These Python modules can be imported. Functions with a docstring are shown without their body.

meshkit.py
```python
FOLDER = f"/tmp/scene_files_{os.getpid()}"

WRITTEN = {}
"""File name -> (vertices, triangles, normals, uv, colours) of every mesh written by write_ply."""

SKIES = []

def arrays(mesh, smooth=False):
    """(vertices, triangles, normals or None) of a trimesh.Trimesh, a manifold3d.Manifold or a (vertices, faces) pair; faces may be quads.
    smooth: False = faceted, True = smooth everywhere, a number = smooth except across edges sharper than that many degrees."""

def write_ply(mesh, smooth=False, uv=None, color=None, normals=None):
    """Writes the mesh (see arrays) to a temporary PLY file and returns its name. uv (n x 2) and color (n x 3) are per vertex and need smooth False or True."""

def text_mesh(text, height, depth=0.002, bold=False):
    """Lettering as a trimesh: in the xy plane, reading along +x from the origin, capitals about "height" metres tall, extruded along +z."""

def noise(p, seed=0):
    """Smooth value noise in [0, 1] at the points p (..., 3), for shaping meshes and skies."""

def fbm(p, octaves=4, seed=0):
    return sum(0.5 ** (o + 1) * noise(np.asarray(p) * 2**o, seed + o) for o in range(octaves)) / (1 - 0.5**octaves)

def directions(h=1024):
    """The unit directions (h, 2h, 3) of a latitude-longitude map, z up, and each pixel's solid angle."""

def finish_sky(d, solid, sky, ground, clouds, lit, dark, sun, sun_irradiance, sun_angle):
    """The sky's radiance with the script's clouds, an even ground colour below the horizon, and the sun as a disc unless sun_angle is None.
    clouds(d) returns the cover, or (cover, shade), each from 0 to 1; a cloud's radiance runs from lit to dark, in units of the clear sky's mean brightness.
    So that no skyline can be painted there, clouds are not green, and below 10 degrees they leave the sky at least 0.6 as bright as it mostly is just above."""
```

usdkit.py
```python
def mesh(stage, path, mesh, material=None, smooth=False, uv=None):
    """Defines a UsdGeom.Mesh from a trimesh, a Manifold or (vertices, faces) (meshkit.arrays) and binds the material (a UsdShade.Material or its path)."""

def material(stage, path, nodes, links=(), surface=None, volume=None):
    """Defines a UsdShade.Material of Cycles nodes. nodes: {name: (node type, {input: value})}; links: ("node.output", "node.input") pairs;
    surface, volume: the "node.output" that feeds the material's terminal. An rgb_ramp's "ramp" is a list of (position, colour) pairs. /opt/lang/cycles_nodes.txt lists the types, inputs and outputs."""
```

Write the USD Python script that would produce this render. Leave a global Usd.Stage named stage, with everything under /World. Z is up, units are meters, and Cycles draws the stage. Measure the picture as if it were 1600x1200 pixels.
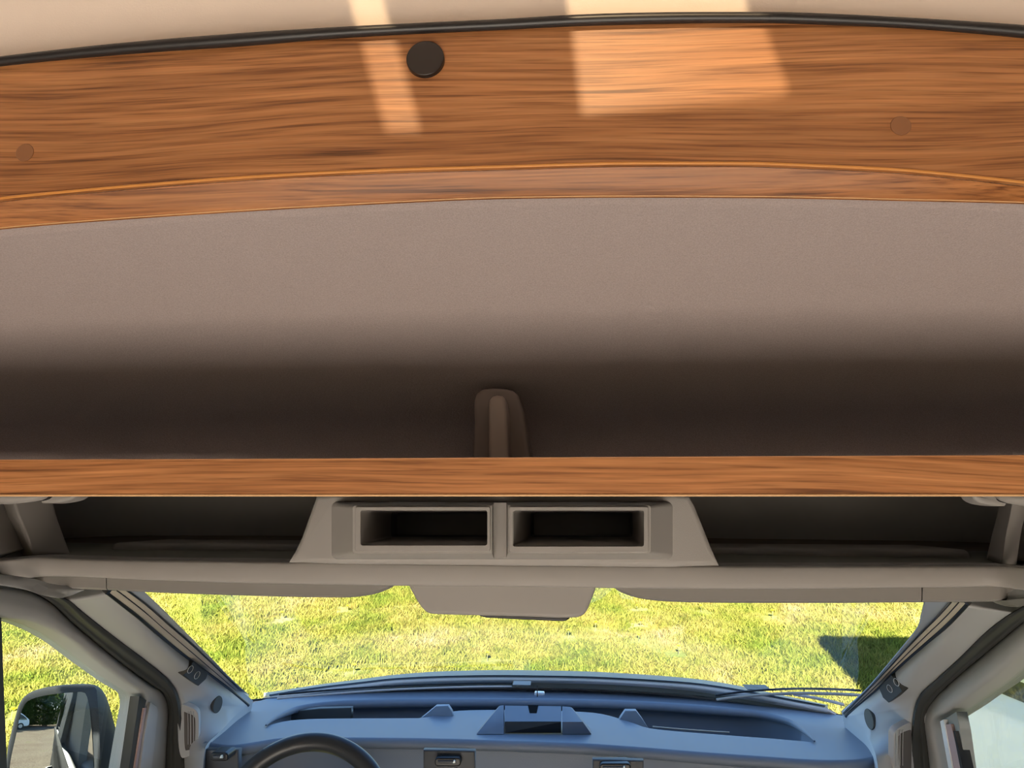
import math
import random

import numpy as np
import trimesh
import usdkit
from manifold3d import CrossSection, Manifold, Mesh as MMesh
from pxr import Gf, Sdf, Usd, UsdGeom, UsdLux, UsdShade
from scipy.interpolate import PchipInterpolator
from shapely.geometry import Polygon

stage = Usd.Stage.CreateInMemory()
UsdGeom.SetStageUpAxis(stage, 'Z')
UsdGeom.SetStageMetersPerUnit(stage, 1.0)
UsdGeom.Xform.Define(stage, '/World')
UsdGeom.Scope.Define(stage, '/World/Looks')

# ------------------------------------------------------------------ camera, sun, sky, exposure
F = 1109.0
EYE = np.array([0.061, 0.0, 1.81])
YAW, PITCH, ROLL = math.radians(3.9), math.radians(10.2), math.radians(0.27)
EXPOSURE = 1.05
SUN_DIR = np.array([0.05, 1.75, -1.0])          # the way the light travels: from behind on the left
SUN_STRENGTH = 5.5
SKY_STRENGTH = 0.12

FWD = np.array([-math.sin(YAW) * math.cos(PITCH), math.cos(YAW) * math.cos(PITCH), math.sin(PITCH)])
RGT0 = np.array([math.cos(YAW), math.sin(YAW), 0.0])
UP0 = np.cross(RGT0, FWD)
RGT = math.cos(ROLL) * RGT0 + math.sin(ROLL) * UP0
UPV = -math.sin(ROLL) * RGT0 + math.cos(ROLL) * UP0

cam = UsdGeom.Camera.Define(stage, '/World/camera')
cam.CreateHorizontalApertureAttr(36.0)
cam.CreateVerticalApertureAttr(27.0)
cam.CreateFocalLengthAttr(36.0 * F / 1600.0)
cam.CreateClippingRangeAttr(Gf.Vec2f(0.02, 500.0))
cam.CreateExposureAttr(EXPOSURE)
m = Gf.Matrix4d(1.0)
for i, a in enumerate((RGT, UPV, -FWD, EYE)):
    m.SetRow3(i, Gf.Vec3d(*a))
cam.AddTransformOp().Set(m)

sd = SUN_DIR / np.linalg.norm(SUN_DIR)
sun = UsdLux.DistantLight.Define(stage, '/World/sun')
sun.CreateIntensityAttr(SUN_STRENGTH)
sun.CreateAngleAttr(0.6)
sun.CreateNormalizeAttr(True)
sun.CreateColorAttr(Gf.Vec3f(1.0, 0.93, 0.82))
zax = -sd
xax = np.cross([0, 0, 1.0], zax); xax /= np.linalg.norm(xax)
yax = np.cross(zax, xax)
m = Gf.Matrix4d(1.0)
for i, a in enumerate((xax, yax, zax)):
    m.SetRow3(i, Gf.Vec3d(*a))
sun.AddTransformOp().Set(m)

sky = UsdLux.DomeLight.Define(stage, '/World/sky')
sky.CreateIntensityAttr(1.0)
skym = usdkit.material(stage, '/World/Looks/sky', {
    's': ('sky_texture', {'sky_type': 'multiple_scattering', 'sun_disc': False, 'sun_elevation': math.asin(-sd[2]),
                          'sun_rotation': math.atan2(-sd[0], -sd[1]), 'altitude': 100.0, 'air_density': 1.0, 'aerosol_density': 1.0}),
    'b': ('background_shader', {'strength': SKY_STRENGTH})}, [('s.color', 'b.color')], surface='b.background')
UsdShade.MaterialBindingAPI.Apply(sky.GetPrim()).Bind(skym)


# ------------------------------------------------------------------ helpers
def ray(px, py):
    return FWD + RGT * (px - 800.0) / F + UPV * (600.0 - py) / F


def at_plane(px, py, n, d):
    """The point of the sight line through a pixel that lies on the plane n.p = d."""
    r = ray(px, py)
    n = np.asarray(n, float)
    return EYE + r * (d - n @ EYE) / (n @ r)


def atY(px, py, Y):
    return at_plane(px, py, (0, 1, 0), Y)


def atX(px, py, X):
    return at_plane(px, py, (1, 0, 0), X)


def E(x, y, ze):
    return np.array([x, y, EYE[2] + ze])


def side_pt(px, py, s, inset=0.0):
    """On the door plane of the left (s=-1) or right (s=1), which leans in towards the roof; inset moves it towards the cabin."""
    # |X| = .713 - .22 * ze - inset
    return at_plane(px, py, (s, 0, 0.22), 0.713 + 0.22 * EYE[2] - inset)


def dash_pt(px, py, up=0.0):
    # ze = -.50 - .09 (Y - 1.6) + up
    return at_plane(px, py, (0, 0.09, 1), EYE[2] - 0.50 + 0.09 * 1.6 + up)


def curve(pts, n=40):
    """Smooth interpolation of control points of any dimension by chord length."""
    p = np.asarray(pts, float)
    t = np.r_[0, np.cumsum(np.linalg.norm(np.diff(p, axis=0), axis=1))]
    return PchipInterpolator(t, p)(np.linspace(0, t[-1], n))


def at_x(pts, xs):
    p = np.asarray(pts, float)
    return PchipInterpolator(p[:, 0], p[:, 1], extrapolate=True)(xs)


def grid_mesh(P, off=None):
    """A sheet through the grid of points P (m, n, 3), made solid by the offset vector."""
    P = np.asarray(P, float)
    mm, nn = P.shape[:2]
    idx = np.arange(mm * nn).reshape(mm, nn)
    q = np.stack([idx[:-1, :-1], idx[1:, :-1], idx[1:, 1:], idx[:-1, 1:]], -1).reshape(-1, 4)
    v, f = P.reshape(-1, 3), np.vstack([q[:, [0, 1, 2]], q[:, [0, 2, 3]]])
    if off is not None:
        off = np.asarray(off, float)
        v2 = (P + off).reshape(-1, 3)
        k = mm * nn
        rim = np.r_[idx[0, :-1], idx[:-1, -1], idx[-1, :0:-1], idx[:0:-1, 0]]
        nx = np.roll(rim, -1)
        f = np.vstack([f, f[:, ::-1] + k, np.stack([rim, rim + k, nx + k], 1), np.stack([rim, nx + k, nx], 1)])
        v = np.vstack([v, v2])
    t = trimesh.Trimesh(v, f, process=False)
    t.fix_normals()
    return t


def loft(curves, off=None, sub=1):
    """Ruled or (sub > 1) smoothly interpolated sheet through curves with equal numbers of points."""
    c = np.asarray(curves, float)
    if sub > 1:
        c = PchipInterpolator(np.linspace(0, 1, len(c)), c, axis=0)(np.linspace(0, 1, (len(c) - 1) * sub + 1))
    return grid_mesh(c, off)


def box(a, b):
    a, b = np.minimum(a, b), np.maximum(a, b)
    t = trimesh.creation.box(b - a)
    t.apply_translation((np.asarray(a) + b) / 2)
    return t


def rbox(a, b, r):
    """A box with rounded edges."""
    a, b = np.minimum(a, b).astype(float), np.maximum(a, b).astype(float)
    r = min(r, (b - a).min() * 0.49)
    s = trimesh.creation.icosphere(2, r)
    pts = [np.array([x, y, z]) + s.vertices for x in (a[0] + r, b[0] - r) for y in (a[1] + r, b[1] - r) for z in (a[2] + r, b[2] - r)]
    return trimesh.convex.convex_hull(np.vstack(pts))


def tube(path, rad, sides=12, squash=None):
    """A round bar along a 3-D path; squash=(vector, factor) flattens its section along the vector."""
    p = np.asarray(path, float)
    rad = np.broadcast_to(rad, (len(p),))
    t = np.gradient(p, axis=0)
    t /= np.linalg.norm(t, axis=1, keepdims=True)
    a0 = np.array([0, 0, 1.0]) if abs(t[:, 2]).max() < 0.95 else np.array([0, 1.0, 0])
    a = np.cross(t, a0); a /= np.linalg.norm(a, axis=1, keepdims=True)
    b = np.cross(a, t)
    w = np.linspace(0, 2 * np.pi, sides, endpoint=False)
    o = rad[:, None, None] * (np.cos(w)[None, :, None] * a[:, None] + np.sin(w)[None, :, None] * b[:, None])
    if squash is not None:
        u = np.asarray(squash[0], float); u /= np.linalg.norm(u)
        o = o - (1 - squash[1]) * (o @ u)[..., None] * u
    v = (p[:, None] + o).reshape(-1, 3)
    n, i = len(p), np.arange(sides)
    f = []
    for k in range(n - 1):
        A, B = k * sides + i, k * sides + (i + 1) % sides
        f += [np.stack([A, B, B + sides], 1), np.stack([A, B + sides, A + sides], 1)]
    v = np.vstack([v, p[:1], p[-1:]])
    c0, c1 = n * sides, n * sides + 1
    f += [np.stack([np.full(sides, c0), (i + 1) % sides, i], 1), np.stack([np.full(sides, c1), (n - 1) * sides + i, (n - 1) * sides + (i + 1) % sides], 1)]
    m_ = trimesh.Trimesh(v, np.vstack(f), process=False)
    m_.fix_normals()
    return m_


def inset2(p, b):
    """The closed outline p (n, 2), moved inwards by b with the same number of points."""
    if b == 0:
        return p
    area = 0.5 * np.sum(p[:, 0] * np.roll(p[:, 1], -1) - np.roll(p[:, 0], -1) * p[:, 1])
    e = np.roll(p, -1, 0) - p
    e /= np.maximum(np.linalg.norm(e, axis=1, keepdims=True), 1e-12)
    nrm = np.stack([-e[:, 1], e[:, 0]], 1) * np.sign(area)
    mid = nrm + np.roll(nrm, 1, 0)
    mid /= np.maximum((mid * nrm).sum(1, keepdims=True), 0.35)
    return p + mid * b


def cap_faces(p2):
    v, f = trimesh.creation.triangulate_polygon(Polygon(p2), engine='earcut')
    d = ((v[:, None] - p2[None]) ** 2).sum(-1).argmin(1)
    return d[f]


def prism(p2, lift, b=0.0, depth=0.02):
    """A bevelled solid on the outline p2 (n, 2): lift(points2, t) turns outline points at depth t into 3-D points."""
    p2 = np.asarray(p2, float)
    if b > 0:
        levels = [(b, 0.0), (0.45 * b, 0.16 * b), (0.12 * b, 0.5 * b), (0, b), (0, depth - b), (0.12 * b, depth - 0.5 * b), (0.45 * b, depth - 0.16 * b), (b, depth)]
    else:
        levels = [(0, 0), (0, depth)]
    rings = [lift(inset2(p2, i), t) for i, t in levels]
    n = len(p2)
    v = np.vstack(rings)
    i = np.arange(n); j = (i + 1) % n
    f = []
    for k in range(len(rings) - 1):
        f += [np.stack([k * n + i, k * n + j, (k + 1) * n + j], 1), np.stack([k * n + i, (k + 1) * n + j, (k + 1) * n + i], 1)]
    c = cap_faces(inset2(p2, levels[0][0]))
    f += [c, c[:, ::-1] + (len(rings) - 1) * n]
    t = trimesh.Trimesh(v, np.vstack(f), process=False)
    t.fix_normals()
    return t


def px_prism(pts, Y, depth, b=0.0):
    """A bevelled solid whose face towards the cabin stands at distance Y with the given outline, and which goes back from there."""
    p = np.array([atY(x, y, Y) for x, y in pts])[:, [0, 2]]
    return prism(p, lambda q, t: np.stack([q[:, 0], np.full(len(q), Y + t), q[:, 1]], 1), b, depth)


def rect_px(x0, y0, x1, y1, r=0.0, n=4):
    if r == 0:
        return [(x0, y0), (x1, y0), (x1, y1), (x0, y1)]
    out = []
    for cx, cy, a0 in ((x1 - r, y0 + r, -90), (x1 - r, y1 - r, 0), (x0 + r, y1 - r, 90), (x0 + r, y0 + r, 180)):
        for k in range(n + 1):
            a = math.radians(a0 + 90 * k / n)
            out.append((cx + r * math.cos(a), cy + r * math.sin(a)))
    return out


def mani(t):
    t = trimesh.Trimesh(t.vertices, t.faces, process=True)
    t.merge_vertices(); t.fix_normals()
    return Manifold(MMesh(np.asarray(t.vertices, np.float32), np.asarray(t.faces, np.uint32)))


def cat(*ms):
    return trimesh.util.concatenate(list(ms))


used = {}


def numbered(parent, name):
    k = used.get((parent, name), 0)
    used[(parent, name)] = k + 1
    return f'{parent}/{name}' + (f'_{k:03d}' if k else '')


BASE = {}


def tag(prim, label=None, category=None, group=None, kind=None):
    for k, v in (('label', label), ('category', category), ('group', group), ('kind', kind)):
        if v:
            prim.SetCustomDataByKey(k, v)
    return prim


def thing(name, loc=(0, 0, 0), label=None, category=None, group=None, kind=None):
    path = numbered('/World', name)
    x = UsdGeom.Xform.Define(stage, path)
    x.AddTranslateOp().Set(Gf.Vec3d(*map(float, loc)))
    BASE[path] = np.asarray(loc, float)
    tag(x.GetPrim(), label, category, group, kind)
    return path


def part(parent, name, mesh, mat, smooth=35, label=None, kind=None):
    path = numbered(parent, name)
    off = BASE.get(parent, np.zeros(3))
    if hasattr(mesh, 'to_mesh'):
        mm_ = mesh.to_mesh(); mesh = trimesh.Trimesh(mm_.vert_properties[:, :3], mm_.tri_verts, process=False)
    mesh = mesh.copy(); mesh.apply_translation(-off)
    usdkit.mesh(stage, path, mesh, mat, smooth=smooth)
    BASE[path] = off
    p = stage.GetPrimAtPath(path)
    if label or kind:
        tag(p, label, kind=kind)
    return path


def obj(name, mesh, mat, smooth=35, label=None, category=None, group=None, kind=None):
    """A thing, or a piece of the setting, that is one mesh."""
    p = part('/World', name, mesh, mat, smooth)
    tag(stage.GetPrimAtPath(p), label, category, group, kind)
    return p


def copy(src, loc, rotz=0.0, scale=1.0, **kw):
    name = src.rsplit('/', 1)[1]
    path = numbered('/World', name)
    x = UsdGeom.Xform.Define(stage, path)
    was = dict(stage.GetPrimAtPath(src).GetCustomData())
    x.GetPrim().GetReferences().AddInternalReference(Sdf.Path(src))
    x.ClearXformOpOrder()
    for o in ('xformOp:translate',):
        x.GetPrim().GetAttribute(o) and None
    x.SetXformOpOrder([])
    t = x.AddTranslateOp(opSuffix='place'); t.Set(Gf.Vec3d(*map(float, loc)))
    r = x.AddRotateZOp(opSuffix='place'); r.Set(float(rotz))
    s = x.AddScaleOp(opSuffix='place'); s.Set(Gf.Vec3f(scale, scale, scale))
    x.GetPrim().SetInstanceable(True)
    was.update(kw)
    for k, v in was.items():
        x.GetPrim().SetCustomDataByKey(k, v)
    return path


# ------------------------------------------------------------------ materials
def mat(name, nodes, links, surface='p.BSDF'):
    return usdkit.material(stage, f'/World/Looks/{name}', nodes, links, surface=surface)


def plain(name, color, rough=0.5, spec=0.5, bump=0.0, bscale=900.0, metallic=0.0, var=0.0, vscale=6.0, coat=0.0, diffr=0.0):
    nodes = {'p': ('principled_bsdf', {'base_color': color, 'roughness': rough, 'specular_ior_level': spec, 'metallic': metallic, 'coat_weight': coat, 'diffuse_roughness': diffr}),
             'g': ('geometry', {})}
    links = []
    if bump:
        nodes['n'] = ('noise_texture', {'scale': bscale, 'detail': 2.0})
        nodes['b'] = ('bump', {'strength': bump, 'distance': 0.0006})
        links += [('g.position', 'n.vector'), ('n.fac', 'b.height'), ('b.normal', 'p.normal')]
    if var:
        c = np.array(color)
        nodes['v'] = ('noise_texture', {'scale': vscale, 'detail': 4.0})
        nodes['r'] = ('rgb_ramp', {'ramp': [(0.3, tuple(c * (1 - var))), (0.7, tuple(np.minimum(c * (1 + var), 1)))]})
        links += [('g.position', 'v.vector'), ('v.fac', 'r.fac'), ('r.color', 'p.base_color')]
    return mat(name, nodes, links)


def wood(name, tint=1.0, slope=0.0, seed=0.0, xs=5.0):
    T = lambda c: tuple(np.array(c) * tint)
    nodes = {
        'g': ('geometry', {}),
        'off': ('vector_math', {'math_type': 'add', 'vector2': (seed, seed * 0.7, seed * 1.3)}),
        'warpm': ('mapping', {'scale': (2.2, 2.0, 7.0)}),
        'warp': ('noise_texture', {'scale': 1.0, 'detail': 2.0}),
        'ws': ('vector_math', {'math_type': 'multiply', 'vector2': (0.0, 0.01, 0.030)}),
        'add': ('vector_math', {'math_type': 'add'}),
        'm1': ('mapping', {'scale': (xs, 120.0, 260.0), 'rotation': (0, slope, 0)}),
        'n1': ('noise_texture', {'scale': 1.0, 'detail': 5.0, 'roughness': 0.6, 'distortion': 0.25}),
        'r1': ('rgb_ramp', {'ramp': [(0.30, T((0.140, 0.056, 0.022))), (0.40, T((0.290, 0.120, 0.043))), (0.50, T((0.390, 0.168, 0.062))), (0.66, T((0.470, 0.218, 0.086)))]}),
        'm2': ('mapping', {'scale': (13.0, 600.0, 640.0)}),
        'n2': ('noise_texture', {'scale': 1.0, 'detail': 3.0}),
        'r2': ('rgb_ramp', {'ramp': [(0.30, (0.58, 0.52, 0.48)), (0.46, (0.95, 0.95, 0.95)), (0.72, (1.18, 1.16, 1.14))]}),
        'm3': ('mapping', {'scale': (1.4, 20.0, 30.0)}),
        'n3': ('noise_texture', {'scale': 1.0, 'detail': 3.0, 'distortion': 0.3}),
        'r3': ('rgb_ramp', {'ramp': [(0.3, (0.80, 0.76, 0.73)), (0.6, (1.08, 1.06, 1.04))]}),
        'x1': ('mix_color', {'blend_type': 'multiply', 'fac': 1.0}),
        'x2': ('mix_color', {'blend_type': 'multiply', 'fac': 1.0}),
        'b': ('bump', {'strength': 0.25, 'distance': 0.0004}),
        'p': ('principled_bsdf', {'roughness': 0.42, 'specular_ior_level': 0.4}),
    }
    links = [('g.position', 'off.vector1'), ('off.vector', 'warpm.vector'), ('warpm.vector', 'warp.vector'), ('warp.color', 'ws.vector1'), ('off.vector', 'add.vector1'), ('ws.vector', 'add.vector2'),
             ('add.vector', 'm1.vector'), ('m1.vector', 'n1.vector'), ('n1.fac', 'r1.fac'), ('add.vector', 'm2.vector'), ('m2.vector', 'n2.vector'), ('n2.fac', 'r2.fac'),
             ('add.vector', 'm3.vector'), ('m3.vector', 'n3.vector'), ('n3.fac', 'r3.fac'),
             ('r1.color', 'x1.a'), ('r2.color', 'x1.b'), ('x1.result', 'x2.a'), ('r3.color', 'x2.b'), ('x2.result', 'p.base_color'), ('n2.fac', 'b.height'), ('b.normal', 'p.normal')]
    return mat(name, nodes, links)


def pane(name, tint=(0.93, 0.96, 0.94), ior=1.45):
    return mat(name, {'t': ('transparent_bsdf', {'color': tint}), 'g': ('glossy_bsdf', {'color': (1, 1, 1), 'roughness': 0.0}), 'f': ('layer_weight', {'blend': 0.5}),
                      'pw': ('math', {'math_type': 'power', 'value2': 5.0}), 'ma': ('math', {'math_type': 'multiply_add', 'value2': 0.9, 'value3': 0.035}), 'm': ('mix_closure', {})},
               [('f.facing', 'pw.value1'), ('pw.value', 'ma.value1'), ('ma.value', 'm.fac'), ('t.BSDF', 'm.closure1'), ('g.BSDF', 'm.closure2')], 'm.closure')


W_FASCIA = wood('wood_fascia', 1.0, 0.0, 0.0)
W_RAIL = wood('wood_rail', 1.0, 0.0, 3.7)
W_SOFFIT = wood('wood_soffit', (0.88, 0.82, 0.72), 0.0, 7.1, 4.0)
M_BAND = plain('edge_band_orange', (0.58, 0.24, 0.055), 0.35)
M_BAND2 = plain('edge_band_pale', (0.62, 0.36, 0.17), 0.4)
M_CAP = plain('wood_cap', (0.25, 0.105, 0.042), 0.4, bump=0.2, bscale=1500)
M_PLUG = plain('black_plug', (0.018, 0.012, 0.010), 0.38)
M_RUBBER = plain('black_rubber', (0.016, 0.014, 0.014), 0.38)
M_LINING = plain('cream_lining', (0.80, 0.68, 0.585), 0.6, bump=0.15, bscale=700)
M_FABRIC = mat('grey_fabric', {
    'g': ('geometry', {}), 'n': ('noise_texture', {'scale': 900.0, 'detail': 2.0}), 'w': ('noise_texture', {'scale': 420.0, 'detail': 3.0}),
    'r': ('rgb_ramp', {'ramp': [(0.25, (0.305, 0.252, 0.240)), (0.75, (0.395, 0.330, 0.318))]}),
    'b': ('bump', {'strength': 0.5, 'distance': 0.0006}),
    'p': ('principled_bsdf', {'roughness': 0.9, 'specular_ior_level': 0.15, 'sheen_weight': 0.08})},
    [('g.position', 'n.vector'), ('g.position', 'w.vector'), ('n.fac', 'r.fac'), ('r.color', 'p.base_color'), ('w.fac', 'b.height'), ('b.normal', 'p.normal')])
M_GREY = plain('grey_trim', (0.36, 0.335, 0.31), 0.55, 0.4, 0.25, 1300)
M_VISOR = plain('visor_vinyl', (0.27, 0.25, 0.23), 0.6, 0.3, 0.25, 1300)
M_PILLAR = plain('pillar_trim', (0.40, 0.40, 0.40), 0.55, 0.4, 0.25, 1300)
M_DOOR = plain('door_trim', (0.36, 0.355, 0.345), 0.55, 0.4, 0.25, 1300)
M_DARKFELT = plain('dark_felt', (0.24, 0.215, 0.185), 0.9, 0.2, 0.4, 600)
M_BIN = plain('bin_plastic', (0.20, 0.20, 0.19), 0.25, 0.5)
M_SEAL = plain('door_seal', (0.040, 0.040, 0.036), 0.55)
M_BLACK = plain('black_plastic', (0.012, 0.012, 0.013), 0.4)
M_MATTE = plain('black_matte', (0.008, 0.008, 0.009), 0.9, 0.05)
M_STRIP = plain('beige_strip', (0.52, 0.47, 0.38), 0.5)
M_SKY_BORDER = plain('border_sky_tint', (0.30, 0.34, 0.40), 0.3)  # sky reflection on the glass border, put into its base colour
M_DASH = plain('dash_soft', (0.14, 0.17, 0.225), 0.48, 0.6, 0.5, 1600)
M_DASHLOW = plain('dash_lower', (0.055, 0.060, 0.070), 0.5, 0.5, 0.4, 1600)
M_WHEEL = plain('wheel_leather', (0.030, 0.033, 0.038), 0.36, 0.5, 0.2, 900)
M_CHROME = plain('satin_metal', (0.7, 0.7, 0.7), 0.25, metallic=1.0)
M_GREEN = plain('handle_light', (0.8, 0.85, 0.8), 0.3)
M_MIRROR = plain('mirror_glass', (0.36, 0.38, 0.375), 0.0, metallic=1.0)
M_HOUSING = plain('mirror_housing', (0.012, 0.014, 0.016), 0.65, 0.15, 0.3, 700)
M_COWL = plain('cowl_plastic', (0.72, 0.63, 0.58), 0.5, bump=0.3, bscale=300)  # dusty plastic, colour raised further to stand in for direct sun
M_PAINT = plain('grey_paint', (0.06, 0.058, 0.055), 0.55, 0.3)
M_DARKGLASS = plain('dark_glass', (0.012, 0.016, 0.020), 0.03, 0.6)
M_WHITE = plain('white_paint', (0.78, 0.80, 0.82), 0.3, coat=0.6)
M_TYRE = plain('tyre', (0.02, 0.02, 0.02), 0.8)
M_ALLOY = plain('alloy', (0.5, 0.5, 0.5), 0.35, metallic=0.8)
M_YELLOW = plain('pale_yellow', (0.62, 0.60, 0.36), 0.5)
M_VINYL = plain('floor_vinyl', (0.74, 0.69, 0.64), 0.6, var=0.1)
M_WALL = plain('wall_lining', (0.24, 0.21, 0.18), 0.7)
M_PANE = pane('window_pane')
M_TINT = pane('rooflight_pane', (0.27, 0.24, 0.195))
M_PINK = plain('run_channel_brown', (0.40, 0.28, 0.26), 0.5)

# ------------------------------------------------------------------ the camper's shell: floor, walls, roof
XE = np.linspace(-1300, 2740, 102)                                   # picture columns at which near boards are shaped
TRIM_TOP = [(-1400, 300), (-800, 205), (-320, 130), (0, 88), (200, 66), (400, 50), (530, 42), (650, 36), (800, 29), (900, 23), (1000, 20), (1100, 19), (1200, 19), (1300, 22), (1400, 27), (1500, 33), (1600, 40), (1920, 75), (2400, 150), (2900, 240)]
WOOD_TOP = [(-1400, 318), (-800, 223), (-320, 148), (0, 104), (200, 85), (400, 71), (530, 60), (800, 46), (900, 41), (1000, 38), (1100, 36), (1200, 36), (1300, 39), (1400, 43), (1500, 50), (1600, 59), (1920, 96), (2400, 170), (2900, 260)]
WOOD_BOT = [(-1400, 475), (-800, 418), (-320, 362), (0, 310), (100, 300), (200, 291), (400, 276), (600, 266), (800, 260), (1000, 255), (1150, 255), (1300, 260), (1400, 265), (1500, 274), (1600, 285), (1920, 320), (2400, 382), (2900, 450)]
SOFF_BOT = [(-1400, 502), (-800, 450), (-320, 398), (0, 356), (200, 340), (400, 327), (600, 316), (800, 308), (1000, 306), (1200, 307), (1400, 311), (1600, 316), (1920, 345), (2400, 402), (2900, 468)]
YF = 0.46


def skylight_hole(pts, zc):
    """Where sunlight that lands on the fascia at these picture points comes through the roof."""
    out = []
    for x, y in pts:
        p = atY(x, y, YF)
        out.append((p - SUN_DIR * (zc - p[2]))[:2])
    return np.array(out)


ZC = EYE[2] + 0.74
holes = [[(528, -70), (582, -70), (657, 206), (603, 206)], [(882, -70), (1165, -70), (1190, 30), (1232, 138), (1222, 150), (1080, 162), (909, 178)]]
slab = mani(box((-0.93, -1.6, ZC), (0.93, 0.12, ZC + 0.035)))
for h in holes:
    h2 = skylight_hole(h, ZC + 0.0)
    # a slanted opening, so that the slab's thickness does not narrow it
    slab -= mani(prism(h2, lambda q, t: np.stack([q[:, 0] - SUN_DIR[0] * (0.07 - t), q[:, 1] - SUN_DIR[1] * (0.07 - t), np.full(len(q), ZC + 0.07 - t)], 1), 0, 0.11))
for k_, h in enumerate(holes):
    h2 = skylight_hole(h, ZC)
    p_ = prism(h2, lambda q, t: np.stack([q[:, 0] - SUN_DIR[0] * (0.012 - t), q[:, 1] - SUN_DIR[1] * (0.012 - t), np.full(len(q), ZC + 0.012 - t)], 1), 0, 0.006)
    obj('window_%d' % (k_ + 2), p_, M_TINT, False, kind='structure')
obj('wall_back', box((-0.90, -1.64, 1.30), (0.90, -1.60, ZC)), plain('added_wall_dark', (0.05, 0.045, 0.04), 0.9), kind='structure')  # unseen half wall, added dark to keep rear light off the niche back
obj('ceiling', slab, M_LINING, 30, kind='structure')
prof = curve([(0.478, 0.265), (0.477, 0.36), (0.462, 0.47), (0.42, 0.58), (0.34, 0.67), (0.22, 0.73), (0.08, 0.745)], 24)
X = np.linspace(-0.93, 0.93, 9)
obj('wall_front', grid_mesh([[E(x, y, z) for x in X] for y, z in prof], (0, 0.012, 0.012)), M_LINING, True, kind='structure')
obj('floor', box((-0.88, -1.6, 0.45), (0.88, 1.5, 0.50)), M_VINYL, kind='structure')
for s, nm in ((-1, 'wall_left'), (1, 'wall_right')):
    w = mani(box((s * 0.88, -1.6, 0.45), (s * 0.91, 1.04, ZC)))
    w -= mani(box((s * 0.8, -1.35, 0.98), (s * 1.0, -0.25, 1.52)))
    w += mani(box((s * 0.88, 0.90, 1.76), (s * 0.91, 1.20, 2.1)))
    obj(nm, w, M_WALL, kind='structure')

# ------------------------------------------------------------------ wooden fascia over the opening
top = np.array([atY(x, y, YF) for x, y in zip(XE, at_x(WOOD_TOP, XE))])
bot = np.array([atY(x, y, YF) for x, y in zip(XE, at_x(WOOD_BOT, XE))])
fas = thing('fascia', (0, YF, bot[:, 2].min()), 'long curved wood-grain fascia panel under the cream roof lining, with a black plug', 'fascia panel')
part(fas, 'board', loft([top, (top + bot) / 2, bot], (0, 0.005, 0)), W_FASCIA, 30)
part(fas, 'edge_band', tube(bot + [0, -0.0002, 0], 0.0012, 8, ((0, 1, 0), 0.7)), M_BAND, True, label='thin orange edge banding along the lower edge')


def disc(cx, cy, Y, rpx, th, mat_, parent, name, n=40, bev=0.0008, label=None):
    c = atY(cx, cy, Y); r = rpx * (Y / F)
    a = np.linspace(0, 2 * np.pi, n, endpoint=False)
    p2 = np.stack([c[0] + r * np.cos(a), c[2] + r * np.sin(a)], 1)
    return part(parent, name, prism(p2, lambda q, t: np.stack([q[:, 0], np.full(len(q), Y + t), q[:, 1]], 1), bev, th), mat_, 40, label)


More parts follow.
